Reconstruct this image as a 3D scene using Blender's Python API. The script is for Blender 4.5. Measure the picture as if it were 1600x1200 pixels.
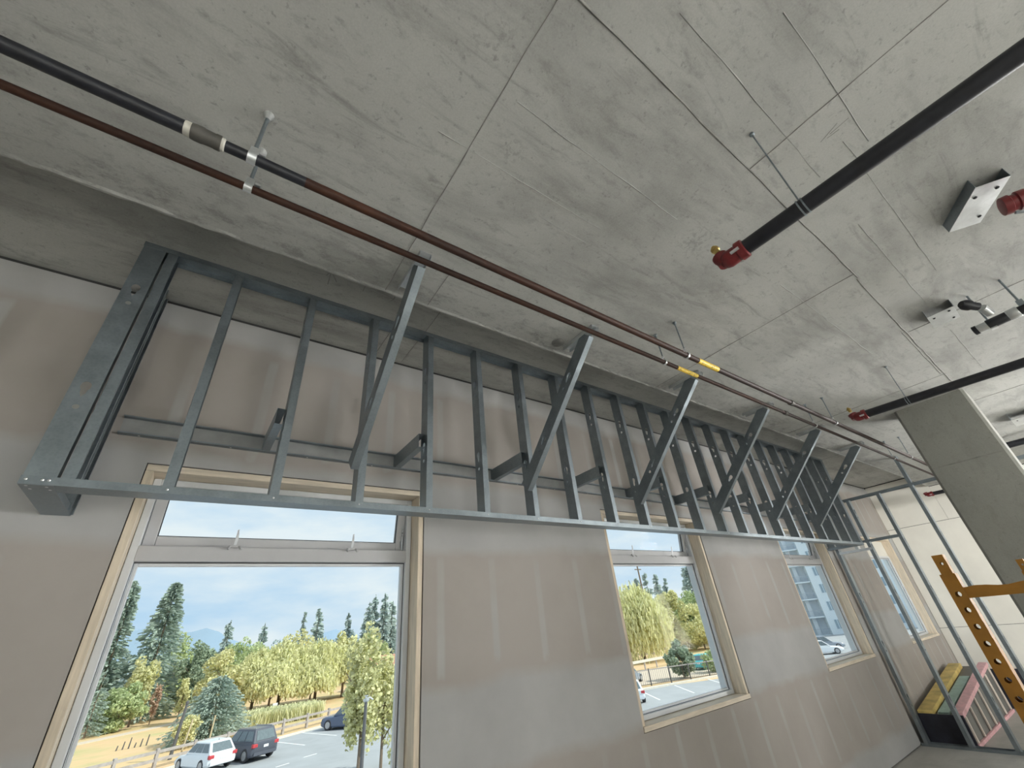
import bpy, math, random
import numpy as np
from mathutils import Vector, Matrix

random.seed(7); RNG = np.random.default_rng(11)
scene = bpy.context.scene
COL = scene.collection
for o in list(bpy.data.objects): bpy.data.objects.remove(o, do_unlink=True)

# ------------------------------------------------------------------ camera
cam_d = bpy.data.cameras.new('camera'); cam = bpy.data.objects.new('camera', cam_d); COL.objects.link(cam)
cam_d.sensor_width = 36.0; cam_d.lens = 649.577 * 36.0 / 1600.0; cam_d.clip_start = 0.05; cam_d.clip_end = 3000
CR = ((0.81486644, -0.57239409, -0.0914204), (0.23204401, 0.46665129, -0.85345893), (0.5311763, 0.67424148, 0.5130791))
cm = Matrix.Identity(4)
for i in range(3):
    cm[i][0] = CR[0][i]; cm[i][1] = -CR[1][i]; cm[i][2] = -CR[2][i]
cm[0][3], cm[1][3], cm[2][3] = 0.0, 0.0, 1.678
cam.matrix_world = cm
scene.camera = cam

# ------------------------------------------------------------------ view, sky, sun, added fill lamps out of view
scene.view_settings.view_transform = 'Standard'; scene.view_settings.look = 'None'
scene.view_settings.gamma = 1.0; scene.view_settings.use_curve_mapping = False
scene.view_settings.exposure = 0.0
world = bpy.data.worlds.new('sky'); scene.world = world; world.use_nodes = True
wn = world.node_tree.nodes; wl = world.node_tree.links; wn.clear()
w_out = wn.new('ShaderNodeOutputWorld'); w_bg = wn.new('ShaderNodeBackground'); w_tc = wn.new('ShaderNodeTexCoord')
w_map = wn.new('ShaderNodeMapping'); w_map.inputs['Scale'].default_value = (1.0, 1.0, 3.2)
w_n = wn.new('ShaderNodeTexNoise'); w_n.inputs['Scale'].default_value = 2.6; w_n.inputs['Detail'].default_value = 7; w_n.inputs['Roughness'].default_value = 0.55
w_r = wn.new('ShaderNodeValToRGB'); e = w_r.color_ramp.elements
e[0].position = 0.36; e[0].color = (0.56, 0.74, 0.92, 1); e[1].position = 0.58; e[1].color = (0.90, 0.94, 0.96, 1)
wl.new(w_tc.outputs['Generated'], w_map.inputs[0]); wl.new(w_map.outputs[0], w_n.inputs['Vector'])
wl.new(w_n.outputs['Fac'], w_r.inputs[0]); wl.new(w_r.outputs[0], w_bg.inputs[0]); wl.new(w_bg.outputs[0], w_out.inputs[0])
w_bg.inputs[1].default_value = 1.0

def light(name, kind, loc, rot, energy, color=(1, 1, 1), sx=1, sy=1):
    l = bpy.data.lights.new(name, kind); l.energy = energy; l.color = color
    if kind == 'AREA': l.shape = 'RECTANGLE'; l.size = sx; l.size_y = sy
    o = bpy.data.objects.new(name, l); o.location = loc; o.rotation_euler = rot; COL.objects.link(o); return o
sun = light('sun', 'SUN', (30, -10, 40), (math.radians(32), math.radians(38), 0), 4.2, (1.0, 0.93, 0.80)); sun.data.angle = 0.02
BACK_WINDOWS = (-4.2, -0.9, 2.4, 5.7, 9.0)
for i, wx in enumerate(BACK_WINDOWS):           # added fill lamps at the openings behind the camera, aimed at the floor
    wd = light('window_daylight', 'AREA', (wx, -6.9, 1.75), (math.radians(37), 0, 0), (255, 270, 300, 325, 370)[i], (0.985, 1.0, 0.99), 2.4, 2.3); wd.data.spread = math.radians(86)

wd = light('window_daylight', 'AREA', (2.4, -6.88, 1.9), (math.radians(91), 0, math.radians(-48)), 70, (1.0, 0.99, 0.95), 1.6, 1.6); wd.data.spread = math.radians(48)  # extra fill beam, added to brighten the far end wall
for wy in (-2.6, -5.0):                         # two more added fill lamps by the windowless end wall, right of the frame
    wd = light('window_daylight', 'AREA', (11.25, wy, 1.75), (math.radians(90 + 13), 0, math.radians(90 - 32)), 115, (1.0, 0.99, 0.97), 1.9, 1.7); wd.data.spread = math.radians(70)

# ------------------------------------------------------------------ materials
def new_mat(name):
    m = bpy.data.materials.new(name); m.use_nodes = True
    nt = m.node_tree; b = nt.nodes['Principled BSDF']; return m, nt, b
def N(nt, kind, **kw):
    n = nt.nodes.new(kind)
    for k, v in kw.items():
        if k in n.inputs: n.inputs[k].default_value = v
        else: setattr(n, k, v)
    return n
def ramp(nt, src, stops):
    r = nt.nodes.new('ShaderNodeValToRGB'); el = r.color_ramp.elements
    while len(el) < len(stops): el.new(0.5)
    for x, (p, c) in zip(el, stops):
        x.position = p; x.color = (c[0], c[1], c[2], 1) if not isinstance(c, (int, float)) else (c, c, c, 1)
    nt.links.new(src, r.inputs[0]); return r.outputs[0]
def mixc(nt, fac, a, b, mode='MIX'):
    m = nt.nodes.new('ShaderNodeMix'); m.data_type = 'RGBA'; m.blend_type = mode
    for sock, v in ((m.inputs[0], fac), (m.inputs[6], a), (m.inputs[7], b)):
        if hasattr(v, 'is_output') or isinstance(v, bpy.types.NodeSocket): nt.links.new(v, sock)
        elif isinstance(v, (int, float)): sock.default_value = v
        else: sock.default_value = (v[0], v[1], v[2], 1)
    return m.outputs[2]
def math_n(nt, op, a, b=None, clamp=False):
    m = nt.nodes.new('ShaderNodeMath'); m.operation = op; m.use_clamp = clamp
    for i, v in enumerate((a, b)):
        if v is None: continue
        if isinstance(v, bpy.types.NodeSocket): nt.links.new(v, m.inputs[i])
        else: m.inputs[i].default_value = v
    return m.outputs[0]
def noise(nt, scale, detail=5, rough=0.55, mapscale=None, coord='Object', dist=0.0, loc=(0, 0, 0)):
    tc = nt.nodes.new('ShaderNodeTexCoord'); mp = nt.nodes.new('ShaderNodeMapping')
    if mapscale: mp.inputs['Scale'].default_value = mapscale
    mp.inputs['Location'].default_value = loc
    n = N(nt, 'ShaderNodeTexNoise', Scale=scale, Detail=detail, Roughness=rough, Distortion=dist)
    nt.links.new(tc.outputs[coord], mp.inputs[0]); nt.links.new(mp.outputs[0], n.inputs['Vector']); return n.outputs['Fac']
def bump(nt, b, h, strength=0.2, dist=0.01):
    n = N(nt, 'ShaderNodeBump', Strength=strength, Distance=dist); nt.links.new(h, n.inputs['Height']); nt.links.new(n.outputs[0], b.inputs['Normal'])
def simple(name, col, rough=0.6, metal=0.0, var=0.12, scale=8.0, mapscale=None, bstr=0.0, spec=0.5):
    m, nt, b = new_mat(name)
    f = noise(nt, scale, 5, 0.6, mapscale)
    c = ramp(nt, f, ((0.3, [max(0, x * (1 - var)) for x in col]), (0.7, [x * (1 + var) for x in col])))
    nt.links.new(c, b.inputs['Base Color']); b.inputs['Roughness'].default_value = rough; b.inputs['Metallic'].default_value = metal
    b.inputs['Specular IOR Level'].default_value = spec
    if bstr: bump(nt, b, f, bstr)
    return m

SPALLS = ((1.807, 0.589, 0.13), (0.689, 0.709, 0.07), (0.418, 0.435, 0.1))
def concrete(name, base, dark, streak, pores=True):
    m, nt, b = new_mat(name)
    n1 = noise(nt, 1.3, 9, 0.62)
    c = ramp(nt, n1, ((0.28, [x * 0.66 for x in base]), (0.46, [x * 0.94 for x in base]), (0.58, base), (0.75, [x * 1.16 for x in base])))
    n2 = noise(nt, 2.2, 8, 0.68, (0.45, 1.7, 1.0), dist=0.4)
    c = mixc(nt, ramp(nt, n2, ((0.49, 0.0), (0.68, streak))), c, dark)
    n4 = noise(nt, 6.0, 7, 0.7, (0.35, 2.0, 1.0), dist=0.8, loc=(3, 1, 0))
    c = mixc(nt, ramp(nt, n4, ((0.56, 0.0), (0.72, streak * 1.1))), c, dark)
    n6 = noise(nt, 13, 6, 0.7, (0.7, 1.2, 1), loc=(1, 7, 2)); c = mixc(nt, ramp(nt, n6, ((0.55, 0.0), (0.70, streak * 0.8))), c, dark)
    n3 = noise(nt, 38, 4, 0.7)
    c = mixc(nt, ramp(nt, n3, ((0.60, 0.0), (0.70, 0.55))), c, [x * 0.7 for x in dark])
    if name == 'cast_concrete':      # honeycombed, grimy strip along the edge of the thick slab
        tc = nt.nodes.new('ShaderNodeTexCoord'); sep = nt.nodes.new('ShaderNodeSeparateXYZ'); nt.links.new(tc.outputs['Object'], sep.inputs[0])
        y = sep.outputs[1]; near = math_n(nt, 'MULTIPLY', math_n(nt, 'MULTIPLY', math_n(nt, 'SUBTRACT', y, 1.36), 3.2, True), math_n(nt, 'MULTIPLY', math_n(nt, 'SUBTRACT', 1.76, y), 30.0, True))
        sp_ = ramp(nt, noise(nt, 11, 9, 0.75, (0.8, 1.4, 1)), ((0.50, 0.0), (0.62, 0.8)))
        c = mixc(nt, math_n(nt, 'MULTIPLY', near, sp_), c, dark)
    if name == 'cast_concrete':      # a few spalled patches
        for (cx_, cy_, rad) in SPALLS:
            gx = math_n(nt, 'SUBTRACT', sep.outputs[0], cx_); gy = math_n(nt, 'SUBTRACT', y, cy_)
            dd = math_n(nt, 'SQRT', math_n(nt, 'ADD', math_n(nt, 'MULTIPLY', gx, gx), math_n(nt, 'MULTIPLY', gy, gy)))
            msk = math_n(nt, 'MULTIPLY', math_n(nt, 'SUBTRACT', rad, dd), 1.6 / rad, True)
            c = mixc(nt, math_n(nt, 'MULTIPLY', msk, ramp(nt, noise(nt, 46, 4, 0.6, loc=(cx_, cy_, 0)), ((0.52, 0.0), (0.57, 0.5)))), c, dark)
    n5 = noise(nt, 150, 3, 0.6)
    c = mixc(nt, 0.25, c, ramp(nt, n5, ((0.3, [x * 0.8 for x in base]), (0.7, [x * 1.2 for x in base]))))
    nt.links.new(c, b.inputs['Base Color']); b.inputs['Roughness'].default_value = 0.85; b.inputs['Specular IOR Level'].default_value = 0.25
    bump(nt, b, n3, 0.15, 0.004)
    return m
M = {}
M['ceiling'] = concrete('cast_concrete', (0.435, 0.435, 0.412), (0.19, 0.188, 0.176), 0.75)
M['column'] = concrete('column_concrete', (0.30, 0.30, 0.275), (0.17, 0.17, 0.155), 0.4)
M['floor'] = concrete('floor_concrete', (0.50, 0.49, 0.46), (0.34, 0.33, 0.31), 0.4)
M['seam'] = simple('concrete_seam', (0.24, 0.235, 0.22), 0.9, var=0.25, scale=14)
M['seam_faint'] = simple('faint_concrete_seam', (0.33, 0.328, 0.31), 0.9, var=0.3, scale=6)
M['seam_light'] = simple('concrete_lip', (0.50, 0.49, 0.45), 0.9, var=0.2, scale=20)

def drywall():
    m, nt, b = new_mat('drywall_paper_and_joint_compound')
    tc = nt.nodes.new('ShaderNodeTexCoord'); sep = nt.nodes.new('ShaderNodeSeparateXYZ'); nt.links.new(tc.outputs['Object'], sep.inputs[0])
    wob = noise(nt, 2.5, 4, 0.6); wobs = math_n(nt, 'MULTIPLY', math_n(nt, 'SUBTRACT', wob, 0.5), 0.16)
    x = sep.outputs[0]; z = sep.outputs[2]
    # taped horizontal joints every 1.22 m
    zz = math_n(nt, 'ADD', z, wobs)
    pz = math_n(nt, 'PINGPONG', math_n(nt, 'ADD', zz, 0.0), 0.61)     # 0 at joints, .61 in mid sheet
    joint = math_n(nt, 'MULTIPLY', math_n(nt, 'SUBTRACT', 0.26, pz), 14.0, True)
    # columns of covered screws
    px = math_n(nt, 'PINGPONG', math_n(nt, 'ADD', math_n(nt, 'ADD', x, math_n(nt, 'MULTIPLY', wobs, 0.12)), 20.17), 0.2032)
    colm = math_n(nt, 'MULTIPLY', math_n(nt, 'SUBTRACT', 0.034, px), 60.0, True)
    midz = math_n(nt, 'MULTIPLY', math_n(nt, 'SUBTRACT', math_n(nt, 'ADD', pz, math_n(nt, 'MULTIPLY', wobs, 2.0)), 0.27), 20.0, True)
    colm = math_n(nt, 'MULTIPLY', math_n(nt, 'MULTIPLY', colm, midz), ramp(nt, noise(nt, 1.7, 3, 0.5, loc=(9, 0, 5)), ((0.35, 0.15), (0.6, 0.8))))
    mud = math_n(nt, 'MAXIMUM', joint, colm)
    patch = noise(nt, 0.9, 6, 0.6, loc=(4, 0, 2))
    paper = ramp(nt, patch, ((0.35, (0.345, 0.315, 0.287)), (0.65, (0.40, 0.37, 0.342))))
    compound = ramp(nt, noise(nt, 1.6, 7, 0.6), ((0.35, (0.385, 0.382, 0.376)), (0.65, (0.445, 0.442, 0.436))))
    c = mixc(nt, mud, paper, compound)
    nt.links.new(c, b.inputs['Base Color']); b.inputs['Roughness'].default_value = 0.9; b.inputs['Specular IOR Level'].default_value = 0.2
    return m
M['drywall'] = drywall()
M['panel'] = simple('drywall_panel', (0.74, 0.72, 0.66), 0.9, var=0.10, scale=0.9, spec=0.2)
M['dark_gap'] = simple('dark_gap', (0.012, 0.012, 0.013), 0.9)
def galvanised(name, base, rough):
    m, nt, b = new_mat(name)
    v = N(nt, 'ShaderNodeTexVoronoi', Scale=90.0); tc = nt.nodes.new('ShaderNodeTexCoord'); nt.links.new(tc.outputs['Object'], v.inputs['Vector'])
    n = noise(nt, 9, 5, 0.6)
    c = mixc(nt, 0.35, ramp(nt, n, ((0.3, [x * 0.82 for x in base]), (0.7, [x * 1.12 for x in base]))), ramp(nt, v.outputs['Distance'], ((0.0, 0.38), (0.7, 0.6))), 'SOFT_LIGHT')
    nt.links.new(c, b.inputs['Base Color']); b.inputs['Metallic'].default_value = 0.8
    r = ramp(nt, n, ((0.3, rough - 0.07), (0.7, rough + 0.08))); nt.links.new(r, b.inputs['Roughness'])
    return m
M['galv'] = galvanised('galvanised_steel', (0.265, 0.305, 0.33), 0.42)
M['galv_pale'] = simple('dull_galvanised_web', (0.34, 0.345, 0.34), 0.6, 0.15, 0.12, 9)  # paler copy of the steel, lit look of the track web put into its colour
M['galv_bright'] = galvanised('bright_galvanised_steel', (0.66, 0.68, 0.69), 0.34)
M['screw'] = simple('zinc_screw', (0.75, 0.76, 0.78), 0.3, 0.9)
def rusty(name, a, bcol, lo, hi):
    m, nt, b = new_mat(name)
    n = noise(nt, 3.5, 8, 0.65, (0.5, 2, 2)); c = ramp(nt, n, ((lo, a), (hi, bcol)))
    f = noise(nt, 60, 4, 0.6); c = mixc(nt, 0.3, c, ramp(nt, f, ((0.3, [x * 0.6 for x in bcol]), (0.7, [x * 1.5 for x in bcol]))))
    nt.links.new(c, b.inputs['Base Color']); b.inputs['Roughness'].default_value = 0.6; b.inputs['Specular IOR Level'].default_value = 0.3; bump(nt, b, f, 0.2, 0.002); return m
M['rust_pipe'] = rusty('rusty_iron_pipe', (0.016, 0.010, 0.009), (0.060, 0.021, 0.010), 0.42, 0.66)
M['dark_rust'] = rusty('dark_rust_pipe', (0.018, 0.012, 0.012), (0.036, 0.018, 0.014), 0.3, 0.7)
M['black_pipe'] = simple('black_steel_pipe', (0.012, 0.013, 0.018), 0.42, var=0.4, scale=20)
M['coupling'] = simple('cast_iron_fitting', (0.10, 0.095, 0.085), 0.6, 0.3, 0.2, 30)
M['dope'] = simple('white_thread_sealant', (0.55, 0.53, 0.47), 0.7)
M['red_fitting'] = simple('red_painted_fitting', (0.16, 0.016, 0.018), 0.35, var=0.25, scale=25)
M['brass'] = simple('brass', (0.55, 0.40, 0.14), 0.3, 0.9)
def tape():
    m, nt, b = new_mat('yellow_marking_tape')
    n = noise(nt, 1.0, 2, 0.5, (95, 60, 60))
    c = ramp(nt, n, ((0.48, (0.86, 0.60, 0.07)), (0.60, (0.80, 0.55, 0.06)), (0.64, (0.12, 0.09, 0.03))))
    nt.links.new(c, b.inputs['Base Color']); b.inputs['Roughness'].default_value = 0.5; return m
M['tape'] = tape()
M['wood'] = simple('pine_lumber', (0.70, 0.60, 0.47), 0.75, var=0.16, scale=6, mapscale=(9, 9, 0.8))
M['wood_h'] = simple('pine_lumber_sill', (0.70, 0.61, 0.49), 0.75, var=0.16, scale=6, mapscale=(0.8, 9, 9))
M['vinyl'] = simple('white_vinyl', (0.66, 0.68, 0.70), 0.4, var=0.02)
M['vinyl_in'] = simple('grey_vinyl', (0.50, 0.50, 0.51), 0.45, var=0.03)
M['gasket'] = simple('black_gasket', (0.02, 0.02, 0.022), 0.6)
def glass():
    m = bpy.data.materials.new('window_glass'); m.use_nodes = True; nt = m.node_tree; nt.nodes.clear()
    o = nt.nodes.new('ShaderNodeOutputMaterial'); mx = nt.nodes.new('ShaderNodeMixShader'); t = nt.nodes.new('ShaderNodeBsdfTransparent'); g = nt.nodes.new('ShaderNodeBsdfGlossy')
    t.inputs[0].default_value = (0.93, 0.97, 0.98, 1); g.inputs['Roughness'].default_value = 0.02
    fr = N(nt, 'ShaderNodeLayerWeight', Blend=0.5); nt.links.new(math_n(nt, 'MULTIPLY', math_n(nt, 'POWER', fr.outputs['Facing'], 5.0), 0.12), mx.inputs[0])
    nt.links.new(t.outputs[0], mx.inputs[1]); nt.links.new(g.outputs[0], mx.inputs[2]); nt.links.new(mx.outputs[0], o.inputs[0]); return m
M['glass'] = glass()
M['scaffold'] = simple('yellow_ochre_enamel', (0.38, 0.175, 0.022), 0.6, var=0.18, scale=12)
M['black_panel'] = simple('scuffed_black_laminate', (0.022, 0.023, 0.035), 0.5, var=0.6, scale=5)
M['grey_panel'] = simple('grey_panel', (0.16, 0.155, 0.145), 0.6)
M['pink'] = simple('pale_pink_paint', (0.72, 0.42, 0.44), 0.6, var=0.15, scale=14)
M['teal'] = simple('pale_teal_paint', (0.34, 0.50, 0.46), 0.6, var=0.15, scale=9)
M['yellow'] = simple('faded_yellow_paint', (0.62, 0.47, 0.16), 0.6, var=0.3, scale=6)
M['slat'] = simple('cream_slat', (0.70, 0.62, 0.55), 0.6)
# outdoors
M['asphalt'] = simple('asphalt', (0.40, 0.42, 0.44), 0.9, var=0.08, scale=0.6)
M['paint'] = simple('white_road_paint', (0.85, 0.85, 0.85), 0.8)
M['kerb'] = simple('concrete_kerb', (0.72, 0.68, 0.60), 0.9)
def field():
    m, nt, b = new_mat('dry_grass_field')
    n = noise(nt, 0.16, 7, 0.6); f = noise(nt, 2.2, 5, 0.7, (0.5, 2, 1))
    c = ramp(nt, n, ((0.30, (0.46, 0.46, 0.20)), (0.46, (0.68, 0.50, 0.26)), (0.60, (0.74, 0.50, 0.28)), (0.75, (0.66, 0.52, 0.40))))
    c = mixc(nt, 0.3, c, ramp(nt, f, ((0.3, (0.55, 0.40, 0.20)), (0.7, (0.85, 0.66, 0.42)))))
    nt.links.new(c, b.inputs['Base Color']); b.inputs['Roughness'].default_value = 0.95; return m
M['field'] = field()
M['path'] = simple('pale_dirt', (0.66, 0.56, 0.45), 0.95)
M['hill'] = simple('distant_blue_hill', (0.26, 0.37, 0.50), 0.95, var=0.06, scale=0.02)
def leafmat(name, col, var=0.35):
    m, nt, b = new_mat(name)
    oi = nt.nodes.new('ShaderNodeNewGeometry')
    c = ramp(nt, oi.outputs['Random Per Island'], ((0.0, [x * (1 - var) for x in col]), (1.0, [min(1, x * (1 + var)) for x in col])))
    nt.links.new(c, b.inputs['Base Color']); b.inputs['Roughness'].default_value = 0.8; b.inputs['Specular IOR Level'].default_value = 0.15
    tr = nt.nodes.new('ShaderNodeBsdfTranslucent'); nt.links.new(c, tr.inputs[0]); mx = nt.nodes.new('ShaderNodeMixShader'); mx.inputs[0].default_value = 0.35
    out = nt.nodes['Material Output']; nt.links.new(b.outputs[0], mx.inputs[1]); nt.links.new(tr.outputs[0], mx.inputs[2]); nt.links.new(mx.outputs[0], out.inputs[0]); return m
M['leaf_green'] = leafmat('green_leaves', (0.54, 0.62, 0.36)); M['leaf_dark'] = leafmat('dark_green_leaves', (0.38, 0.46, 0.34))  # leaf colours paled to stand in for outdoor haze
M['leaf_yellow'] = leafmat('yellow_green_leaves', (0.84, 0.82, 0.46)); M['leaf_blue'] = leafmat('blue_green_needles', (0.44, 0.53, 0.47))
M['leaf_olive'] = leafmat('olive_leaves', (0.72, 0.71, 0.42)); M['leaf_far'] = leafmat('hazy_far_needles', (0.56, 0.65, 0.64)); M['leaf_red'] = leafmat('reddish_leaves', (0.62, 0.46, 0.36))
M['reed'] = leafmat('pale_reeds', (0.8, 0.8, 0.5)); M['bark'] = simple('grey_bark', (0.22, 0.17, 0.13), 0.9)
M['rail'] = simple('weathered_grey_rail', (0.42, 0.39, 0.38), 0.9, var=0.2, scale=3); M['pole'] = simple('dark_pole', (0.12, 0.12, 0.125), 0.6)
M['pale_post'] = simple('pale_timber_post', (0.62, 0.52, 0.34), 0.9); M['white_sign'] = simple('white_sign', (0.85, 0.86, 0.88), 0.5)
M['car_white'] = simple('white_car_paint', (0.82, 0.86, 0.90), 0.25, var=0.02); M['car_black'] = simple('charcoal_car_paint', (0.10, 0.11, 0.14), 0.25, var=0.05)
M['car_blue'] = simple('dark_blue_car_paint', (0.11, 0.14, 0.22), 0.25, var=0.05); M['car_teal'] = simple('turquoise_car_paint', (0.12, 0.55, 0.60), 0.3, var=0.05)
M['car_grey'] = simple('blue_grey_car_paint', (0.30, 0.34, 0.40), 0.3, var=0.05); M['car_glass'] = simple('dark_car_glass', (0.16, 0.20, 0.22), 0.12)
M['tyre'] = simple('tyre_rubber', (0.05, 0.05, 0.055), 0.8); M['rim'] = simple('alloy_rim', (0.45, 0.46, 0.48), 0.35, 0.5); M['tail'] = simple('red_tail_lamp', (0.55, 0.06, 0.07), 0.3)
M['apt_white'] = simple('pale_cladding', (0.70, 0.79, 0.85), 0.8, var=0.03); M['apt_grey'] = simple('grey_cladding', (0.62, 0.68, 0.73), 0.8, var=0.05)
M['apt_glass'] = simple('hazy_window_glass', (0.28, 0.38, 0.46), 0.15); M['apt_rail'] = simple('balcony_rail', (0.42, 0.48, 0.54), 0.5); M['roof_brown'] = simple('brown_roof', (0.48, 0.26, 0.18), 0.9)

# ------------------------------------------------------------------ mesh helpers
class MB:
    def __init__(s): s.v = []; s.f = []
    def add(s, vs, fs):
        n = len(s.v); s.v += [tuple(v) for v in vs]; s.f += [tuple(i + n for i in f) for f in fs]; return s
    def box(s, a, b):
        x0, y0, z0 = (min(p, q) for p, q in zip(a, b)); x1, y1, z1 = (max(p, q) for p, q in zip(a, b))
        return s.add([(x0, y0, z0), (x1, y0, z0), (x1, y1, z0), (x0, y1, z0), (x0, y0, z1), (x1, y0, z1), (x1, y1, z1), (x0, y1, z1)],
                     [(3, 2, 1, 0), (4, 5, 6, 7), (0, 1, 5, 4), (1, 2, 6, 5), (2, 3, 7, 6), (3, 0, 4, 7)])
    def prism(s, poly, o, u, v, w, length):
        """polygon (a,b) in plane u,v at origin o, extruded along w"""
        o, u, v, w = Vector(o), Vector(u), Vector(v), Vector(w); n = len(poly)
        P = [o + u * a + v * b for a, b in poly]; Q = [p + w * length for p in P]
        s.add(P + Q, [tuple(range(n))[::-1], tuple(range(n, 2 * n))] + [(i, (i + 1) % n, n + (i + 1) % n, n + i) for i in range(n)]); return s
    def cyl(s, p0, p1, r0, r1=None, n=14, caps=True):
        p0, p1 = Vector(p0), Vector(p1); r1 = r0 if r1 is None else r1; d = (p1 - p0).normalized()
        u = d.orthogonal().normalized(); v = d.cross(u)
        A = [p0 + (u * math.cos(t) + v * math.sin(t)) * r0 for t in (2 * math.pi * i / n for i in range(n))]
        B = [p1 + (u * math.cos(t) + v * math.sin(t)) * r1 for t in (2 * math.pi * i / n for i in range(n))]
        fs = [(i, (i + 1) % n, n + (i + 1) % n, n + i) for i in range(n)]
        if caps: fs += [tuple(range(n))[::-1], tuple(range(n, 2 * n))]
        return s.add(A + B, fs)
    def tube(s, pts, r, n=10):
        for a, b in zip(pts, pts[1:]): s.cyl(a, b, r, n=n)
        return s
    def lathe(s, o, axis, prof, n=16):
        o = Vector(o); d = Vector(axis).normalized(); u = d.orthogonal().normalized(); v = d.cross(u); vs = []; fs = []
        for a, r in prof:
            for i in range(n):
                t = 2 * math.pi * i / n; vs.append(o + d * a + (u * math.cos(t) + v * math.sin(t)) * r)
        for k in range(len(prof) - 1):
            for i in range(n): fs.append((k * n + i, k * n + (i + 1) % n, (k + 1) * n + (i + 1) % n, (k + 1) * n + i))
        fs += [tuple(range(n))[::-1], tuple(range((len(prof) - 1) * n, len(prof) * n))]
        return s.add(vs, fs)
    def mesh(s, name, smooth=False):
        me = bpy.data.meshes.new(name); me.from_pydata(s.v, [], s.f); me.update()
        import bmesh
        bm = bmesh.new(); bm.from_mesh(me); bmesh.ops.recalc_face_normals(bm, faces=bm.faces); bm.to_mesh(me); bm.free()
        if smooth:
            me.polygons.foreach_set('use_smooth', [True] * len(me.polygons))
            try: me.set_sharp_from_angle(angle=math.radians(40))
            except Exception: pass
        return me
    def build(s, name, mat, parent=None, smooth=False, loc=None): return place(name, s.mesh(name, smooth), mat, parent, loc)
def place(name, me, mat, parent=None, loc=None):
    if isinstance(mat, str): mat = M[mat]
    if not me.materials: me.materials.append(mat)
    o = bpy.data.objects.new(name, me); COL.objects.link(o)
    if parent: o.parent = parent
    if loc is not None: o.location = loc
    return o
def tag(o, label, cat=None, group=None, kind=None):
    o['label'] = label
    if cat: o['category'] = cat
    if group: o['group'] = group
    if kind: o['kind'] = kind
    return o
def empty(name, loc=(0, 0, 0), rz=0.0):
    o = bpy.data.objects.new(name, None); o.location = loc; o.rotation_euler = (0, 0, rz); o.empty_display_size = 0.1; COL.objects.link(o); return o
def bev(o, w=0.003, seg=2):
    m = o.modifiers.new('bevel', 'BEVEL'); m.width = w; m.segments = seg; m.limit_method = 'ANGLE'; return o

def key_r(t):            # outline of a stud punch-out as radius(angle); slot towards -pi/2
    c, s_ = math.cos(t), math.sin(t); r = 0.017
    if s_ < 0:
        hw, dn = 0.0095, 0.050
        rr = min(hw / max(abs(c), 1e-6), dn / max(-s_, 1e-6)); r = max(r, rr) if abs(c) < 0.98 else r
    else: r = 0.017 + 0.010 * s_ * s_
    return r
def plate(mb, o, u, v, nrm, w, length, t, holes):
    """sheet in plane (u across, v along), centred on o..o+v*length, with real holes; holes=[(s, radius_fn, half_height)]"""
    o, u, v, nrm = Vector(o), Vector(u), Vector(v), Vector(nrm)
    def slab(s0, s1):
        P = [o + u * a + v * b + nrm * c for c in (0, t) for a, b in ((-w / 2, s0), (w / 2, s0), (w / 2, s1), (-w / 2, s1))]
        mb.add(P, [(0, 1, 2, 3), (4, 5, 6, 7), (0, 1, 5, 4), (1, 2, 6, 5), (2, 3, 7, 6), (3, 0, 4, 7)])
    cur = 0.0
    for s, fn, hh in sorted(holes, key=lambda h: h[0]):
        if s - hh > cur: slab(cur, s - hh)
        ca = math.atan2(hh, w / 2)
        ang = sorted(set([round(2 * math.pi * i / 20, 5) for i in range(20)] + [round(a % (2 * math.pi), 5) for a in (ca, math.pi - ca, math.pi + ca, -ca)]))
        I = []; O = []
        for a in ang:
            c, s_ = math.cos(a), math.sin(a); R = min((w / 2) / max(abs(c), 1e-9), hh / max(abs(s_), 1e-9)); r = min(fn(a), R * 0.97)
            I.append((r * c, s + r * s_)); O.append((R * c, s + R * s_))
        n = len(ang); P = [o + u * a + v * b + nrm * c for c in (0, t) for a, b in I + O]; fs = []
        for i in range(n):
            j = (i + 1) % n
            fs += [(i, j, n + j, n + i), (2 * n + i, 3 * n + i, 3 * n + j, 2 * n + j), (i, 2 * n + i, 2 * n + j, j)]
        mb.add(P, fs); cur = s + hh
    if cur < length: slab(cur, length)
def stud_mesh(length, holes=(), w=0.092, fl=0.041, lip=0.010, t=0.0014):
    """C-stud: web in the plane x=0 (across y 0..w), flanges towards +x, along +z"""
    mb = MB(); H = []
    for h in holes:
        H.append((h, key_r, 0.060)); H.append((h - 0.095, lambda a: 0.011, 0.016))
    plate(mb, (0, w / 2, 0), (0, 1, 0), (0, 0, 1), (1, 0, 0), w, length, t, H)
    for y0 in (0, w - t): mb.box((t, y0, 0), (fl, y0 + t, length))
    mb.box((fl - t, t, 0), (fl, lip, length)); mb.box((fl - t, w - lip, 0), (fl, w - t, length))
    return mb.mesh('stud')
def track_mesh(length, w=0.095, fl=0.032, t=0.0014):
    """U-track along +x, web in plane z=0 (y 0..w), flanges up +z"""
    return MB().box((0, 0, 0), (length, w, t)).box((0, 0, t), (length, t, fl)).box((0, w - t, t), (length, w, fl)).mesh('track')
screw_me = MB().lathe((0, 0, 0), (0, -1, 0), ((0, 0.0052), (0.0015, 0.0050), (0.003, 0.003)), 8).mesh('screw'); screw_me.materials.append(M['screw'])
def screw(parent, loc, rot=(0, 0, 0)):
    o = bpy.data.objects.new('screw', screw_me); o.parent = parent; o.location = loc; o.rotation_euler = rot; COL.objects.link(o); return o
def orient(o, x, y, z, loc):
    m = Matrix.Identity(4)
    for i in range(3): m[i][0] = x[i]; m[i][1] = y[i]; m[i][2] = z[i]; m[i][3] = loc[i]
    o.matrix_local = m

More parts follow.
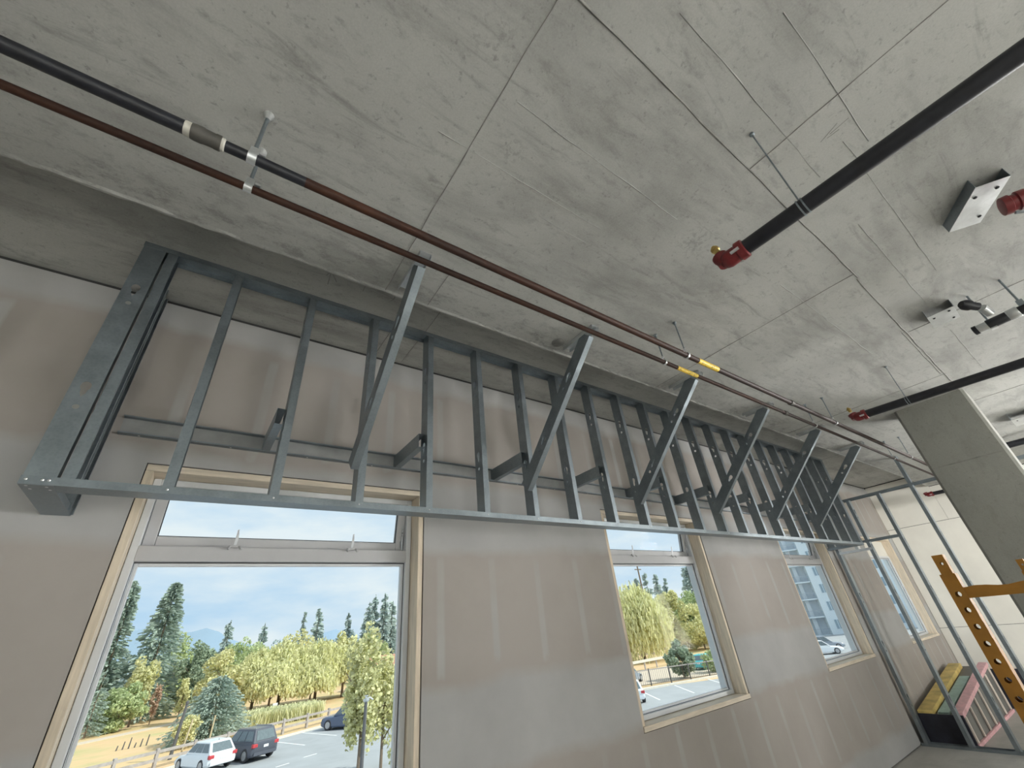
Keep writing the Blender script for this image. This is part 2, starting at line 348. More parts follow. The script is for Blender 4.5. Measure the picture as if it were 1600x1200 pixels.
# ------------------------------------------------------------------ room shell
ZM, ZB, YW, YSTEP, XF = 3.385, 3.643, 2.712, 1.741, 11.34
WIN = ((-0.300, 1.245), (3.022, 4.567), (6.358, 7.903), (9.60, 11.145)); WZ0, WZ1 = 0.96, 2.605
tag(MB().box((-6, -7, -0.25), (XF + .3, 2.93, 0)).build('floor', 'floor'), 'bare pale grey concrete floor slab', 'floor', kind='structure')
ceil = MB().box((-6.2, -7.2, ZM), (XF + .3, YSTEP, 4.1)).box((-6.2, YSTEP, ZB), (XF + .3, 2.93, 4.1)).build('ceiling', 'ceiling')
tag(ceil, 'stained cast concrete ceiling with formwork seams and raised band along the window wall', 'ceiling', kind='structure')
# ragged lip along the step of the slab
mb = MB(); xs = np.arange(-3, XF, 0.05); vs = []
for x in xs:
    j = RNG.uniform(0, 0.010); k = RNG.uniform(0, 0.006)
    vs += [(x, YSTEP - 0.020, ZM), (x, YSTEP - 0.006, ZM - k), (x, YSTEP + j, ZM - k * 0.5), (x, YSTEP + j, ZM + 0.04)]
mb.add(vs, [(4 * i + c, 4 * i + c + 1, 4 * i + c + 5, 4 * i + c + 4) for i in range(len(xs) - 1) for c in range(3)]); mb.build('slab_lip', 'ceiling', ceil)
def seam_y(x, y0, y1, w=0.005, h=0.003, mat='seam', z=ZM):
    mb = MB(); n = max(2, int(abs(y1 - y0) / 0.12)); vs = []
    for i in range(n + 1):
        y = y0 + (y1 - y0) * i / n; d = RNG.uniform(-.0025, .0025); ww = w * RNG.uniform(.7, 1.25)
        vs += [(x + d - ww, y, z + .001), (x + d, y, z - h * RNG.uniform(.5, 1.2)), (x + d + ww, y, z + .001)]
    mb.add(vs, [(3 * i + c, 3 * i + c + 1, 3 * i + c + 4, 3 * i + c + 3) for i in range(n) for c in (0, 1)]); return mb.build('formwork_seam', mat, ceil)
def seam_x(y, x0, x1, w=0.005, h=0.003, mat='seam', slope=0.0, z=ZM):
    mb = MB(); n = max(2, int(abs(x1 - x0) / 0.12)); vs = []
    for i in range(n + 1):
        x = x0 + (x1 - x0) * i / n; yy = y + slope * (x - x0); d = RNG.uniform(-.003, .003); ww = w * RNG.uniform(.6, 1.3)
        vs += [(x, yy + d - ww, z + .001), (x, yy + d, z - h * RNG.uniform(.4, 1.2)), (x, yy + d + ww, z + .001)]
    mb.add(vs, [(3 * i + c, 3 * i + c + 1, 3 * i + c + 4, 3 * i + c + 3) for i in range(n) for c in (0, 1)]); return mb.build('formwork_seam', mat, ceil)
seam_y(0.535, -3, 1.73, 0.0045); seam_y(1.661, -3, 0.2, 0.004); seam_y(2.927, 0.21, 1.73, 0.0035); seam_y(5.34, 0.25, 1.70, 0.004); seam_y(4.1, -3, 0.24, 0.004); seam_y(6.54, -3, 0.3, 0.004)
seam_x(0.198, 0.54, 3.0, 0.007, 0.004, slope=0.004); seam_x(0.215, 3.0, 8.2, 0.007, 0.004, slope=0.02); seam_x(0.255, 4.05, 5.3, 0.004, slope=0.02)
for sy, sa, sb in ((0.035, 0.9, 2.0), (0.04, 2.5, 3.8), (-0.10, 1.9, 3.4), (-0.165, 1.2, 2.0), (0.55, 0.6, 1.6), (0.80, 0.4, 1.3), (0.90, 1.0, 1.5), (0.5, 2.6, 4.2), (0.03, 4.4, 5.6)): seam_x(sy, sa, sb, 0.0034, 0.0022, 'seam_faint')
seam_y(0.80, YSTEP + .02, 2.70, 0.004, z=ZB); seam_y(1.02, YSTEP + .02, 2.70, 0.003, z=ZB); seam_y(8.03, YSTEP + .02, 2.70, 0.004, z=ZB); seam_y(0.79, 1.40, 1.73, 0.003)

for (xa, ya), (xb, yb), z in (((0.296, 2.114), (0.287, 1.996), ZB), ((0.287, 1.996), (0.338, 2.071), ZB), ((0.287, 1.996), (0.270, 2.042), ZB), ((0.499, 2.069), (0.496, 1.999), ZB), ((0.632, 2.055), (0.696, 2.040), ZB), ((0.696, 2.040), (0.675, 2.087), ZB), ((0.696, 2.040), (0.688, 1.996), ZB), ((1.814, -0.040), (1.786, -0.116), ZM), ((1.820, -0.063), (1.824, -0.110), ZM), ((1.811, -0.077), (1.805, -0.153), ZM)):      # pencilled layout arrows
    d = Vector((xb - xa, yb - ya)); n_ = Vector((-d.y, d.x)).normalized() * .0022
    MB().add([(xa + n_.x, ya + n_.y, z - .0006), (xa - n_.x, ya - n_.y, z - .0006), (xb - n_.x, yb - n_.y, z - .0006), (xb + n_.x, yb + n_.y, z - .0006)], [(0, 1, 2, 3)]).build('pencil_mark', 'seam', ceil)

wf = MB()
def wall_boxes(y0, y1, z0, z1):
    xs = [-6.0]
    for a, b in WIN:
        wf.box((xs[-1], y0, z0), (a, y1, z1)); wf.box((a, y0, z0), (b, y1, WZ0)); wf.box((a, y0, WZ1), (b, y1, z1)); xs.append(b)
    wf.box((xs[-1], y0, z0), (XF + .3, y1, z1))
wall_boxes(YW, 2.728, 0.012, ZB - 0.028)
wall = tag(wf.build('wall_front', 'drywall'), 'unpainted drywall window wall with strips of pale joint compound', 'wall', kind='structure')
wf = MB(); wall_boxes(2.7285, 2.93, -4.0, 4.1); wf.build('wall_core', simple('wall_core_dark', (0.05, 0.05, 0.05), 0.9), wall)
wf = MB(); wall_boxes(2.9305, 2.945, -4.0, 4.6); wf.build('cladding', 'apt_white', wall)
tag(MB().box((-6.2, -7.2, 0), (-6, 2.98, 4.1)).build('wall_left', 'panel'), 'plain drywall wall at the left end of the room', 'wall', kind='structure')
wb = MB(); xs = -6.0
for wx in BACK_WINDOWS:
    wb.box((xs, -7.2, 0), (wx - 1.25, -7, 4.1)); wb.box((wx - 1.25, -7.2, 0), (wx + 1.25, -7, 0.55)); wb.box((wx - 1.25, -7.2, 2.95), (wx + 1.25, -7, 4.1)); xs = wx + 1.25
wb.box((xs, -7.2, 0), (XF + .3, -7, 4.1))
tag(wb.build('wall_back', 'panel'), 'drywall wall behind the camera with a row of wide window openings', 'wall', kind='structure')
wr = tag(MB().box((XF + 0.016, -7, 0), (XF + .3, 2.728, 4.1)).build('wall_right', 'dark_gap'), 'far end wall hung with unfinished pale drywall sheets', 'wall', kind='structure')
zs = (0.01, 1.06, 2.76, 3.374); ys = (2.708, 1.36, 0.10, -1.2, -2.5, -4.0, -7.0)
for i in range(len(ys) - 1):
    for a, b in zip(zs, zs[1:]):
        if b > 3.3 and i == 0:
            MB().box((XF, YSTEP - .001, a + .004), (XF + .014, ys[1] + .002, b)).build('drywall_panel', 'panel', wr)
            MB().box((XF, ys[0], a + .004), (XF + .014, YSTEP + .002, ZB - .016)).build('drywall_panel', 'panel', wr); continue
        MB().box((XF, ys[i] - .002, a + .003), (XF + .014, ys[i + 1] + .002, b - .003)).build('drywall_panel', 'panel', wr)

# ------------------------------------------------------------------ windows
def window(n, x0, x1, awning=True, label=''):
    root = tag(empty('window_%d' % n, ((x0 + x1) / 2, YW, WZ0)), label, 'window', kind='structure')
    ox, oy, oz = (x0 + x1) / 2, YW, WZ0
    def B(name, a, b, mat, parent=root):
        o = MB().box((a[0] - ox, a[1] - oy, a[2] - oz), (b[0] - ox, b[1] - oy, b[2] - oz)).build(name, mat, parent); return o
    t = 0.038; yb0, yb1 = YW + 0.006, 2.925; ix0, ix1, iz0, iz1 = x0 + t, x1 - t, WZ0 + t, WZ1 - t
    g = 0.004
    bev(B('wood_jamb', (x0 + g, yb0, WZ0 + t), (ix0, yb1, WZ1 - t), 'wood')); bev(B('wood_jamb', (ix1, yb0, WZ0 + t), (x1 - g, yb1, WZ1 - t), 'wood'))
    bev(B('wood_head', (x0 + g, yb0, iz1), (x1 - g, yb1, WZ1 - g), 'wood_h')); bev(B('wood_sill', (x0 + g, yb0 - .012, WZ0 + g), (x1 - g, yb1, iz0), 'wood_h'))
    yf0, yf1 = 2.835, 2.946; fw = 0.034; zt = iz1 if awning else 2.30
    def ring(name, a0, a1, c0, c1, w, y0, y1, mat, parent=root, o=(ox, oy, oz)):
        mb = MB()
        for p, q in (((a0, y0, c0), (a0 + w, y1, c1)), ((a1 - w, y0, c0), (a1, y1, c1)), ((a0 + w, y0, c0), (a1 - w, y1, c0 + w)), ((a0 + w, y0, c1 - w), (a1 - w, y1, c1))):
            mb.box([i - j for i, j in zip(p, o)], [i - j for i, j in zip(q, o)])
        return mb.build(name, mat, parent)
    bev(ring('frame', ix0 + .002, ix1 - .002, iz0 + .002, zt - .002, fw, yf0, yf1, 'vinyl'), 0.004)
    zm0, zm1 = 2.150, 2.225
    gz1 = zm0 if awning else zt - fw
    ring('gasket', ix0 + fw, ix1 - fw, iz0 + fw, gz1, 0.004, 2.858, 2.864, 'gasket')
    bev(ring('glazing_bead', ix0 + fw + .006, ix1 - fw - .006, iz0 + fw + .006, gz1 - .004, 0.016, 2.862, 2.880, 'vinyl'), .003)
    B('pane', (ix0 + fw + .010, 2.870, iz0 + fw + .010), (ix1 - fw - .010, 2.874, gz1 - .008), 'glass')
    if not awning:
        B('head_panel', (ix0, yf0 + .01, zt), (ix1, yf1, iz1), 'panel'); return root
    bev(B('mullion', (ix0 + fw - .001, yf0 - .002, zm0), (ix1 - fw + .001, 2.905, zm1), 'vinyl_in'), .004)
    # top-hung awning sash, pushed open a little
    hz = iz1 - fw - .004; sx0, sx1 = ix0 + fw + .004, ix1 - fw - .004
    sash = empty('awning_sash', (0, yf0 + .030 - oy, hz - oz)); sash.parent = root; sash.rotation_euler = (math.radians(9), 0, 0)
    h = hz - zm1 - .004; so = (0, 0, 0)
    def R2(name, w, a0, a1, c0, c1, y0, y1, mat):
        return ring(name, a0, a1, c0, c1, w, y0, y1, mat, sash, so)
    a0, a1 = sx0 - ox, sx1 - ox
    bev(R2('sash_frame', 0.052, a0, a1, -h, 0, -.02, .035, 'vinyl_in'), .004)
    R2('sash_gasket', 0.006, a0 + .050, a1 - .050, -h + .050, -.050, -.004, .006, 'gasket')
    place('sash_pane', MB().box((a0 + .045, .006, -h + .045), (a1 - .045, .010, -.045)).mesh('pane'), 'glass', sash)
    for fx in (0.30, 0.73):      # locking handles on the mullion with their slim levers
        hx = ix0 + (ix1 - ix0) * fx - ox; z = zm1 - oz
        mb = MB().box((hx - .028, yf0 - oy - .012, z - .004), (hx + .028, yf0 - oy, z + .008)).cyl((hx - .022, yf0 - oy - .010, z + .002), (hx - .030, yf0 - oy - .022, z - .016), .006, n=8).cyl((hx + .022, yf0 - oy - .010, z + .002), (hx + .030, yf0 - oy - .022, z - .016), .006, n=8)
        hd = mb.build('handle', 'vinyl_in', root, True)
        MB().prism(((-.006, 0), (.006, 0), (.010, .035), (.004, .085), (-.003, .082)), (hx, yf0 - oy - .004, z + .006), (1, 0, 0), (0, -.15, 1), (0, 1, 0), .004).build('lever', 'vinyl', hd)
    xr = ix1 - fw - .02 - ox
    st = MB()
    for dz in (0.0, 0.11): st.cyl((xr, yf0 + .03 - oy, zm1 + .03 + dz - oz), (xr - .012, yf0 + .085 - oy, zm1 + .14 - dz * .8 - oz), .005, n=6)
    st.cyl((xr, yf0 + .03 - oy, zm1 + .01 - oz), (xr, yf0 + .03 - oy, zm1 + .16 - oz), .005, n=6); st.build('stay_arm', 'galv_bright', root)
    return root
window(1, *WIN[0], True, 'large window nearest the camera with timber surround and awning light, looking onto trees')
window(2, *WIN[1], True, 'middle window with pine surround showing a willow and parking bays')
window(3, *WIN[2], True, 'narrow-looking window with pine sill showing a pale apartment block')
window(4, *WIN[3], False, 'far window seen between partition studs beside the end wall')

# ------------------------------------------------------------------ concrete column
XC, cy0, cy1, ch = 5.95, 0.250, 0.832, 0.022
poly = [(XC, cy0 + ch), (XC, cy1 - ch), (XC + ch, cy1), (XC + .4 - ch, cy1), (XC + .4, cy1 - ch), (XC + .4, cy0 + ch), (XC + .4 - ch, cy0), (XC + ch, cy0)]
colm = tag(MB().prism(poly, (0, 0, 0), (1, 0, 0), (0, 1, 0), (0, 0, 1), ZM).build('concrete_column', 'column'), 'grey cast concrete column with chamfered corners below the ceiling', 'column')
MB().box((XC - .003, cy0 + ch, 2.715), (XC + .01, cy1 - ch, 2.727)).build('form_joint', 'seam', colm)

# ------------------------------------------------------------------ soffit frame
YS, ZS = 2.256, 2.322
sof = tag(empty('soffit_frame', (0, YS, ZS)), 'long galvanised steel stud bulkhead frame hung under the ceiling along the windows', 'stud frame')
HT = ZB - ZS
def sp(me, name, loc, rot=None, mat='galv', parent=None):
    o = place(name, me, mat, parent or sof); o.location = (loc[0], loc[1] - YS, loc[2] - ZS) if parent is None else loc
    if rot: o.rotation_euler = rot
    return o
KH = (0.425, 1.0)
stud_me = stud_mesh(HT - 0.006, KH)
XL, XR = -0.590, 8.005
tr_me = track_mesh(XR - XL)
sp(tr_me, 'bottom_track', (XL, YS - .0015, ZS))
sp(tr_me, 'top_track', (XL, YS - .0015 + .095, ZB), (math.pi, 0, 0))
XK = [-0.173 + 0.4064 * k for k in range(20)]
for x in XK:
    sp(stud_me, 'stud', (x, YS + .0005, ZS + .003))
    screw(sof, (x + .02, -.0015, .018))
# left end: stud with its web to the room, a second stud, the return along the wall
o = sp(stud_me, 'stud', (XL + .003 + .092, YS + .0005, ZS + .003), (0, 0, math.pi / 2))
o = sp(stud_me, 'stud', (XL + .106, YS + .0005, ZS + .003))
o = sp(stud_me, 'stud', (XL + .062, YW - .094, ZS + .003))
rt_me = track_mesh(YW - YS - .002)
sp(rt_me, 'return_track', (XL + .095, YS + .001, ZS - .0016), (0, 0, math.pi / 2))
for dx, dz in ((.016, .018), (.060, .018), (.078, .018)): screw(sof, (XL + dx, -.0015, dz))
for dx, dy in ((.020, .02), (.075, .022), (.025, .06), (.08, .06)): screw(sof, (XL + dx, dy, -.0018), (-math.pi / 2, 0, 0))
# right end bundle against the partition
sp(stud_me, 'stud', (XR - .045, YS + .0005, ZS + .003)); sp(stud_me, 'stud', (XR - .092, YS + .0005, ZS + .003))
for yy in (YS + .14, YS + .25, YW - .094): sp(stud_me, 'stud', (XR - .044, yy, ZS + .003))
sp(rt_me, 'return_track', (XR, YS + .001, ZS - .0016), (0, 0, math.pi / 2))
# wall track (web on the wall) and short arms back to every second stud
WL = XR - XL - .15; wt = sp(MB().box((0, -.0014, 0), (WL, 0, .095)).mesh('wall_track'), 'wall_track', (XL + .135, YW, 2.735), None, 'galv_pale')
MB().box((0, -.034, 0), (WL, -.0014, .0014)).box((0, -.034, .0014), (WL, -.033, .008)).build('lower_flange', 'galv', wt); MB().box((0, -.042, .0936), (WL, -.0014, .095)).box((0, -.042, .087), (WL, -.041, .0936)).build('upper_flange', 'galv', wt)
for i in range(0, 20): screw(sof, (XL + .22 + i * .4064, YW - YS - .016, 2.735 - ZS - .001), (-math.pi / 2, 0, 0))
arm_me = stud_mesh(YW - 2.285 - .003)
for k in range(1, 20, 2):
    o = place('arm', arm_me, 'galv', sof); orient(o, (1, 0, 0), (0, 0, 1), (0, -1, 0), (XK[k] - .043, YW - YS - .003, 2.7375 - ZS))
# diagonal kicker braces to the slab, each in its own ceiling clip
p0 = Vector((0, 2.272, 2.575)); p1 = Vector((0, 1.462, 3.352)); bd = (p1 - p0).normalized(); bl = (p1 - p0).length + .03
bn = Vector((1, 0, 0)).cross(bd) * -1
brace_me = stud_mesh(bl, (0.38, 0.85)); clip_me = track_mesh(0.29, 0.062, 0.028)
for i, k in enumerate((2, 5, 8, 11, 14, 17)):
    x = XK[k] - .043; o = place('brace', brace_me, 'galv', sof)
    yv = bd.cross(Vector((1, 0, 0)))
    st = Vector((x, p0.y - YS, p0.z - ZS)) - yv * .046 - bd * .02
    orient(o, (1, 0, 0), yv, bd, st)
    c = place('ceiling_clip', clip_me, 'galv_bright' if i < 2 else 'galv', sof); orient(c, (0, 1, 0), (1, 0, 0), (0, 0, -1), (x - .012, 1.372 - YS, ZM - ZS - .0005))
    screw(c, (.04, .03, .0016), (math.pi / 2, 0, 0)); screw(c, (.15, .03, .0016), (math.pi / 2, 0, 0))

# ------------------------------------------------------------------ stud partition
XP = 8.05
part = tag(empty('stud_partition', (XP, 2.6, 0)), 'open galvanised stud partition crossing the room at the end of the bulkhead', 'stud frame')
def pp(me, name, loc, rot=None):
    o = place(name, me, 'galv', part); o.location = (loc[0] - XP, loc[1] - 2.6, loc[2])
    if rot: o.rotation_euler = rot
    return o
ZPT = 2.988
long_me = stud_mesh(ZPT - .004, (0.5, 1.1, 1.7, 2.3, 2.8)); low_me = stud_mesh(2.365, (0.5, 1.1, 1.7))
# web faces -y (towards the camera side), flanges run along x
def pstud(me, y): return pp(me, 'stud', (XP, y, .002), (0, 0, -math.pi / 2)) and None
for y, me in ((2.665, low_me), (2.235, long_me), (1.835, long_me), (1.43, long_me), (1.02, long_me), (0.62, long_me)):
    o = place('stud', me, 'galv', part); orient(o, (0, 1, 0), (1, 0, 0), (0, 0, 1), (0, y - .041 - 2.6, .002))
ptr = track_mesh(2.65 + 1.6)
pp(ptr, 'floor_track', (XP + .0945, -1.55, .0005), (0, 0, math.pi / 2))
tt = place('top_track', track_mesh(2.235 + 1.6), 'galv', part); orient(tt, (0, 1, 0), (1, 0, 0), (0, 0, -1), (-.0015, -1.55 - 2.6, ZPT))
h1 = place('header_track', track_mesh(.47), 'galv', part); orient(h1, (0, 1, 0), (1, 0, 0), (0, 0, -1), (-.0015, 1.80 - 2.6, 2.385))
h2 = place('header_track', track_mesh(.43), 'galv_bright', part); orient(h2, (0, 1, 0), (1, 0, 0), (0, 0, 1), (-.0015, 2.20 - 2.6, 2.250))
bk = stud_mesh(.13); o = place('blocking', bk, 'galv_bright', part); orient(o, (0, 1, 0), (1, 0, 0), (0, 0, 1), (0, 2.36 - 2.6, 2.2525))
o = place('hanger_stud', stud_mesh(ZM - ZPT - .002), 'galv', part); orient(o, (0, 1, 0), (1, 0, 0), (0, 0, 1), (0, 1.405 - .041 - 2.6 + .02, ZPT + .001))

# ------------------------------------------------------------------ the two iron pipes along the window side and their hangers
Y1, Z1, Y2, Z2 = 1.080, 3.112, 1.237, 3.152
up = tag(empty('iron_pipe', (-3, Y1, Z1)), 'thicker dark iron gas pipe under the slab, upper of the two parallel pipes', 'pipe', 'parallel iron pipes')
def px(mb, name, mat, par, smooth=True, base=None):
    o = mb.build(name, mat, par, smooth); return o
def rel(p, b): return (p[0] - b[0], p[1] - b[1], p[2] - b[2])
bu = (-3, Y1, Z1); bl_ = (-3, Y2, Z2)
px(MB().cyl((0, 0, 0), (2.70, 0, 0), .0215, n=20), 'pipe_length', 'black_pipe', up)
px(MB().cyl((2.76, 0, 0), (3.02, 0, 0), .0178, n=20), 'pipe_length', 'black_pipe', up); px(MB().cyl((3.02, 0, 0), (5.42, 0, 0), .0178, n=20), 'pipe_length', 'rust_pipe', up); px(MB().cyl((5.42, 0, 0), (6.77, 0, 0), .0178, n=20), 'pipe_length', 'dark_rust', up); px(MB().cyl((6.77, 0, 0), (14.2, 0, 0), .0178, n=20), 'pipe_length', 'dark_rust', up)
px(MB().lathe((2.690, 0, 0), (1, 0, 0), ((0, .024), (.012, .026), (.030, .026), (.034, .0245), (.060, .0235), (.064, .025), (.078, .025), (.080, .02)), 20), 'coupling', 'coupling', up)
px(MB().lathe((2.672, 0, 0), (1, 0, 0), ((0, .0217), (.004, .0228), (.018, .0228)), 18), 'thread_sealant', 'dope', up); px(MB().lathe((2.768, 0, 0), (1, 0, 0), ((0, .0215), (.008, .0215), (.012, .018)), 18), 'thread_sealant', 'dope', up)
px(MB().lathe((6.755, 0, 0), (1, 0, 0), ((0, .020), (.004, .0235), (.012, .0235), (.016, .0215), (.034, .0215), (.038, .0235), (.046, .0235), (.05, .019)), 18), 'coupling', 'coupling', up)
px(MB().lathe((5.43, 0, 0), (1, 0, 0), ((0, .0183), (.235, .0183)), 18), 'marking_tape', 'tape', up)
lo = tag(empty('iron_pipe', bl_), 'thinner rusty iron gas pipe under the slab, lower of the two parallel pipes', 'pipe', 'parallel iron pipes')
px(MB().cyl((0, 0, 0), (7.05, 0, 0), .0142, n=18), 'pipe_length', 'rust_pipe', lo); px(MB().cyl((7.05, 0, 0), (14.2, 0, 0), .0142, n=18), 'pipe_length', 'dark_rust', lo)
px(MB().lathe((7.035, 0, 0), (1, 0, 0), ((0, .016), (.004, .0195), (.012, .0195), (.016, .0175), (.034, .0175), (.038, .0195), (.046, .0195), (.05, .015)), 16), 'coupling', 'coupling', lo)
px(MB().lathe((5.44, 0, 0), (1, 0, 0), ((0, .0147), (.24, .0147)), 16), 'marking_tape', 'tape', lo)
def ring_mb(r, wdt, t, n=20, o=(0, 0, 0)):
    return MB().lathe((o[0] - wdt / 2, o[1], o[2]), (1, 0, 0), ((0, r), (0, r + t), (wdt, r + t), (wdt, r)), n)
def band_hanger(x, y, z, r, label):
    h = tag(empty('pipe_hanger', (x, y, z)), label, 'pipe hanger', 'pipe hangers'); top = ZM - z
    MB().cyl((0, 0, r + .03), (0, 0, top - .01), .0065, n=10).build('rod', 'galv', h, True)
    MB().lathe((0, 0, top), (0, 0, -1), ((0, .018), (.006, .018), (.02, .010), (.032, .010)), 12).build('anchor', 'galv_bright', h, True)
    b = ring_mb(r + .0008, .026, .003); b.build('band', 'galv_bright', h, True)
    MB().box((-.013, -.008, r + .002), (.013, .008, r + .034)).build('yoke', 'galv_bright', h)
    MB().cyl((.016, 0, r + .018), (.034, 0, r + .018), .009, n=6).build('bolt', 'screw', h)
band_hanger(-0.145, Y1, Z1, .0178, 'zinc band hanger gripping the thicker pipe near its pipe coupling'); band_hanger(-0.145, Y2, Z2, .0142, 'zinc band hanger gripping the thinner pipe near the left')
def loop_hanger(x, y, z, r, label):
    h = tag(empty('pipe_hanger', (x, y, z)), label, 'pipe hanger', 'pipe hangers'); top = ZM - z
    MB().cyl((0, 0, r + .03), (0, 0, top - .003), .0042, n=8).build('rod', 'galv', h, True)
    MB().lathe((0, 0, top), (0, 0, -1), ((0, .013), (.008, .013), (.012, .008), (.02, .008)), 10).build('anchor', 'galv', h, True)
    n = 22; pts = []
    for i in range(n + 1):
        a = math.pi / 2 + 2 * math.pi * i / n; rr = r + .003 + (.026 if i in (0, n) else 0.010 if i in (1, n - 1) else 0.0); pts.append(Vector((0, math.cos(a) * rr * (0.8 if i in (0, n) else 1), math.sin(a) * rr)))
    mb = MB(); vs = []
    for p in pts:
        d = p.normalized() * .002; vs += [p - d + Vector((-.007, 0, 0)), p + d + Vector((-.007, 0, 0)), p + d + Vector((.007, 0, 0)), p - d + Vector((.007, 0, 0))]
    mb.add(vs, [(4 * i + c, 4 * i + (c + 1) % 4, 4 * i + 4 + (c + 1) % 4, 4 * i + 4 + c) for i in range(n) for c in range(4)]); mb.build('loop', 'galv_bright', h, True)
    MB().cyl((0, 0, r + .020), (0, 0, r + .034), .008, n=6).build('nut', 'galv_bright', h)
for x, w_ in ((2.305, 'just before the yellow tape'), (4.69, 'between the last two ceiling clips'), (7.04, 'near the concrete column')):
    loop_hanger(x, Y1, Z1, .0178, 'ring hanger on a thin rod holding the thicker pipe ' + w_); loop_hanger(x - .005, Y2, Z2, .0142, 'ring hanger on a thin rod holding the thinner pipe ' + w_)

# ------------------------------------------------------------------ sprinkler branch lines
def sprinkler(x, y_end, z_end, y_far, z_far, r, label, rod=None, head=True):
    root = tag(empty('sprinkler_pipe', (x, y_end, z_end)), label, 'pipe', 'sprinkler branch pipes')
    P = lambda y: (0, y - y_end, (z_far - z_end) * (y - y_end) / (y_far - y_end))
    MB().cyl((0, 0, 0), P(y_far), r, n=24).build('pipe_length', 'black_pipe', root, True)
    # red grooved end elbow turning up, with bolts and a brass nipple
    mb = MB().lathe((0, -.045, 0), (0, 1, 0), ((0, r * 1.02), (.004, r * 1.32), (.030, r * 1.36), (.036, r * 1.12), (.048, r * 1.15), (.075, r * 1.18), (.092, r * 1.0), (.102, r * .6)), 20)
    mb.lathe((0, .045, -.01), (0, .2, 1), ((0, r * .95), (.03, r * .95), (.034, r * 1.05), (.05, r * 1.05), (.054, r * .7)), 16)
    el = mb.build('elbow', 'red_fitting', root, True)
    for sx in (-1, 1): MB().cyl((sx * r * 1.3, -.03, -.012), (sx * r * 1.3, .004, -.012), .007, n=6).build('bolt', 'screw', el)
    if head: MB().lathe((0, .055, r * .95 + .03), (0, .15, 1), ((0, .013), (.02, .013), (.022, .017), (.034, .017), (.036, .009), (.046, .009)), 12).build('nipple', 'brass', el, True)
    if rod is not None:
        z = P(rod)[2]
        h = tag(empty('pipe_hanger', (x, rod, z_end + z)), 'thin rod and strap holding the ' + ('nearest' if x < 2 else 'second') + ' black sprinkler pipe', 'pipe hanger', 'sprinkler pipe hangers')
        MB().cyl((0, 0, r), (0, 0, ZM - z_end - z), .0028, n=8).build('rod', 'galv', h); MB().lathe((0, 0, ZM - z_end - z), (0, 0, -1), ((0, .010), (.01, .010), (.014, .005)), 8).build('anchor', 'galv', h)
        for d in (-.008, .008): MB().lathe((0, d - .0025, 0), (0, 1, 0), ((0, r + .0005), (0, r + .003), (.005, r + .003), (.005, r + .0005)), 24).build('strap', 'galv', h, True)
    return root
sprinkler(1.509, 0.372, 2.905, -4.0, 2.83, .0305, 'long black sprinkler pipe with red end elbow nearest the camera', 0.112)
sprinkler(4.581, 0.850, 3.057, -4.0, 2.86, .0335, 'long black sprinkler pipe with red end elbow reaching the concrete column', 0.515)
sprinkler(10.30, 1.62, 3.10, -2.0, 3.02, .030, 'short-looking black sprinkler pipe with red end beyond the stud partition', None, False)
far = tag(empty('sprinkler_pipe', (8.9, 0.8, 3.29)), 'black pipe emerging from behind the right edge of the concrete column', 'pipe', 'sprinkler branch pipes')
MB().cyl((0, 0, 0), (0, -2.5, -.01), .042, n=18).build('pipe_length', 'black_pipe', far, True); MB().lathe((0, 0, 0), (0, 1, 0), ((0, .055), (.03, .058), (.06, .03)), 16).build('end_cap', 'black_pipe', far, True)

# sheet metal brackets and short fittings on the slab at the right
def bracket(c, u, lu, lv, z, label, name='ceiling_bracket', mat='galv_bright'):
    root = tag(empty(name, (c[0], c[1], z)), label, 'bracket', 'sheet metal ceiling brackets'); u = Vector((u[0], u[1], 0)).normalized(); v = Vector((-u.y, u.x, 0)); h = ZM - z - .0005
    q = lambda a, b, zz: u * a + v * b + Vector((0, 0, zz))
    def sl(name, a0, a1, b0, b1, z0, z1, m):
        P = [q(a, b, zz) for zz in (z0, z1) for a, b in ((a0, b0), (a1, b0), (a1, b1), (a0, b1))]
        return MB().add(P, [(3, 2, 1, 0), (4, 5, 6, 7), (0, 1, 5, 4), (1, 2, 6, 5), (2, 3, 7, 6), (3, 0, 4, 7)]).build(name, m, root)
    sl('plate', -lu / 2, lu / 2, -lv / 2, lv / 2, 0, .002, mat)
    sl('flange', -lu / 2, lu / 2, -lv / 2, -lv / 2 + .002, .002, h, 'galv'); sl('flange', -lu / 2, lu / 2, lv / 2 - .002, lv / 2, .002, h, 'galv')
    for a, b in ((-.32, -.28), (-.25, .3), (.3, -.3)):
        MB().lathe(q(a * lu, b * lv, 0), (0, 0, -1), ((0, .008), (.003, .008), (.006, .004)), 8).build('bolt', 'black_pipe', root)
    return root
bracket((2.855, -0.355), (0.288, 0.169), .30, .135, 3.325, 'bright crumpled sheet metal bracket on the slab beside red coupling')
bracket((3.98, 0.015), (1, 0.03), .225, .148, 3.325, 'bright sheet metal bracket on the slab beside black elbow fitting')
bracket((7.75, 0.03), (1, 0.0), .40, .22, 3.30, 'sheet metal bracket on the slab right of the concrete column')
rc = tag(empty('grooved_coupling', (2.83, -0.455, 3.24)), 'red grooved pipe coupling beside crumpled bracket at right edge', 'pipe fitting')
MB().lathe((0, .055, 0), (.25, -1, -.08), ((0, .030), (.004, .046), (.03, .048), (.034, .040), (.05, .040), (.055, .048), (.085, .046), (.09, .030)), 18).build('housing', 'red_fitting', rc, True)
MB().lathe((.02, -.03, -.01), (.25, -1, -.08), ((0, .031), (.07, .031)), 18).build('nipple', 'galv_bright', rc, True); MB().lathe((.035, -.095, -.018), (.25, -1, -.08), ((0, .030), (1.6, .030)), 18).build('pipe_length', 'black_pipe', rc, True)
MB().cyl((.03, .03, -.045), (.05, .0, -.055), .008, n=6).build('bolt', 'galv', rc)
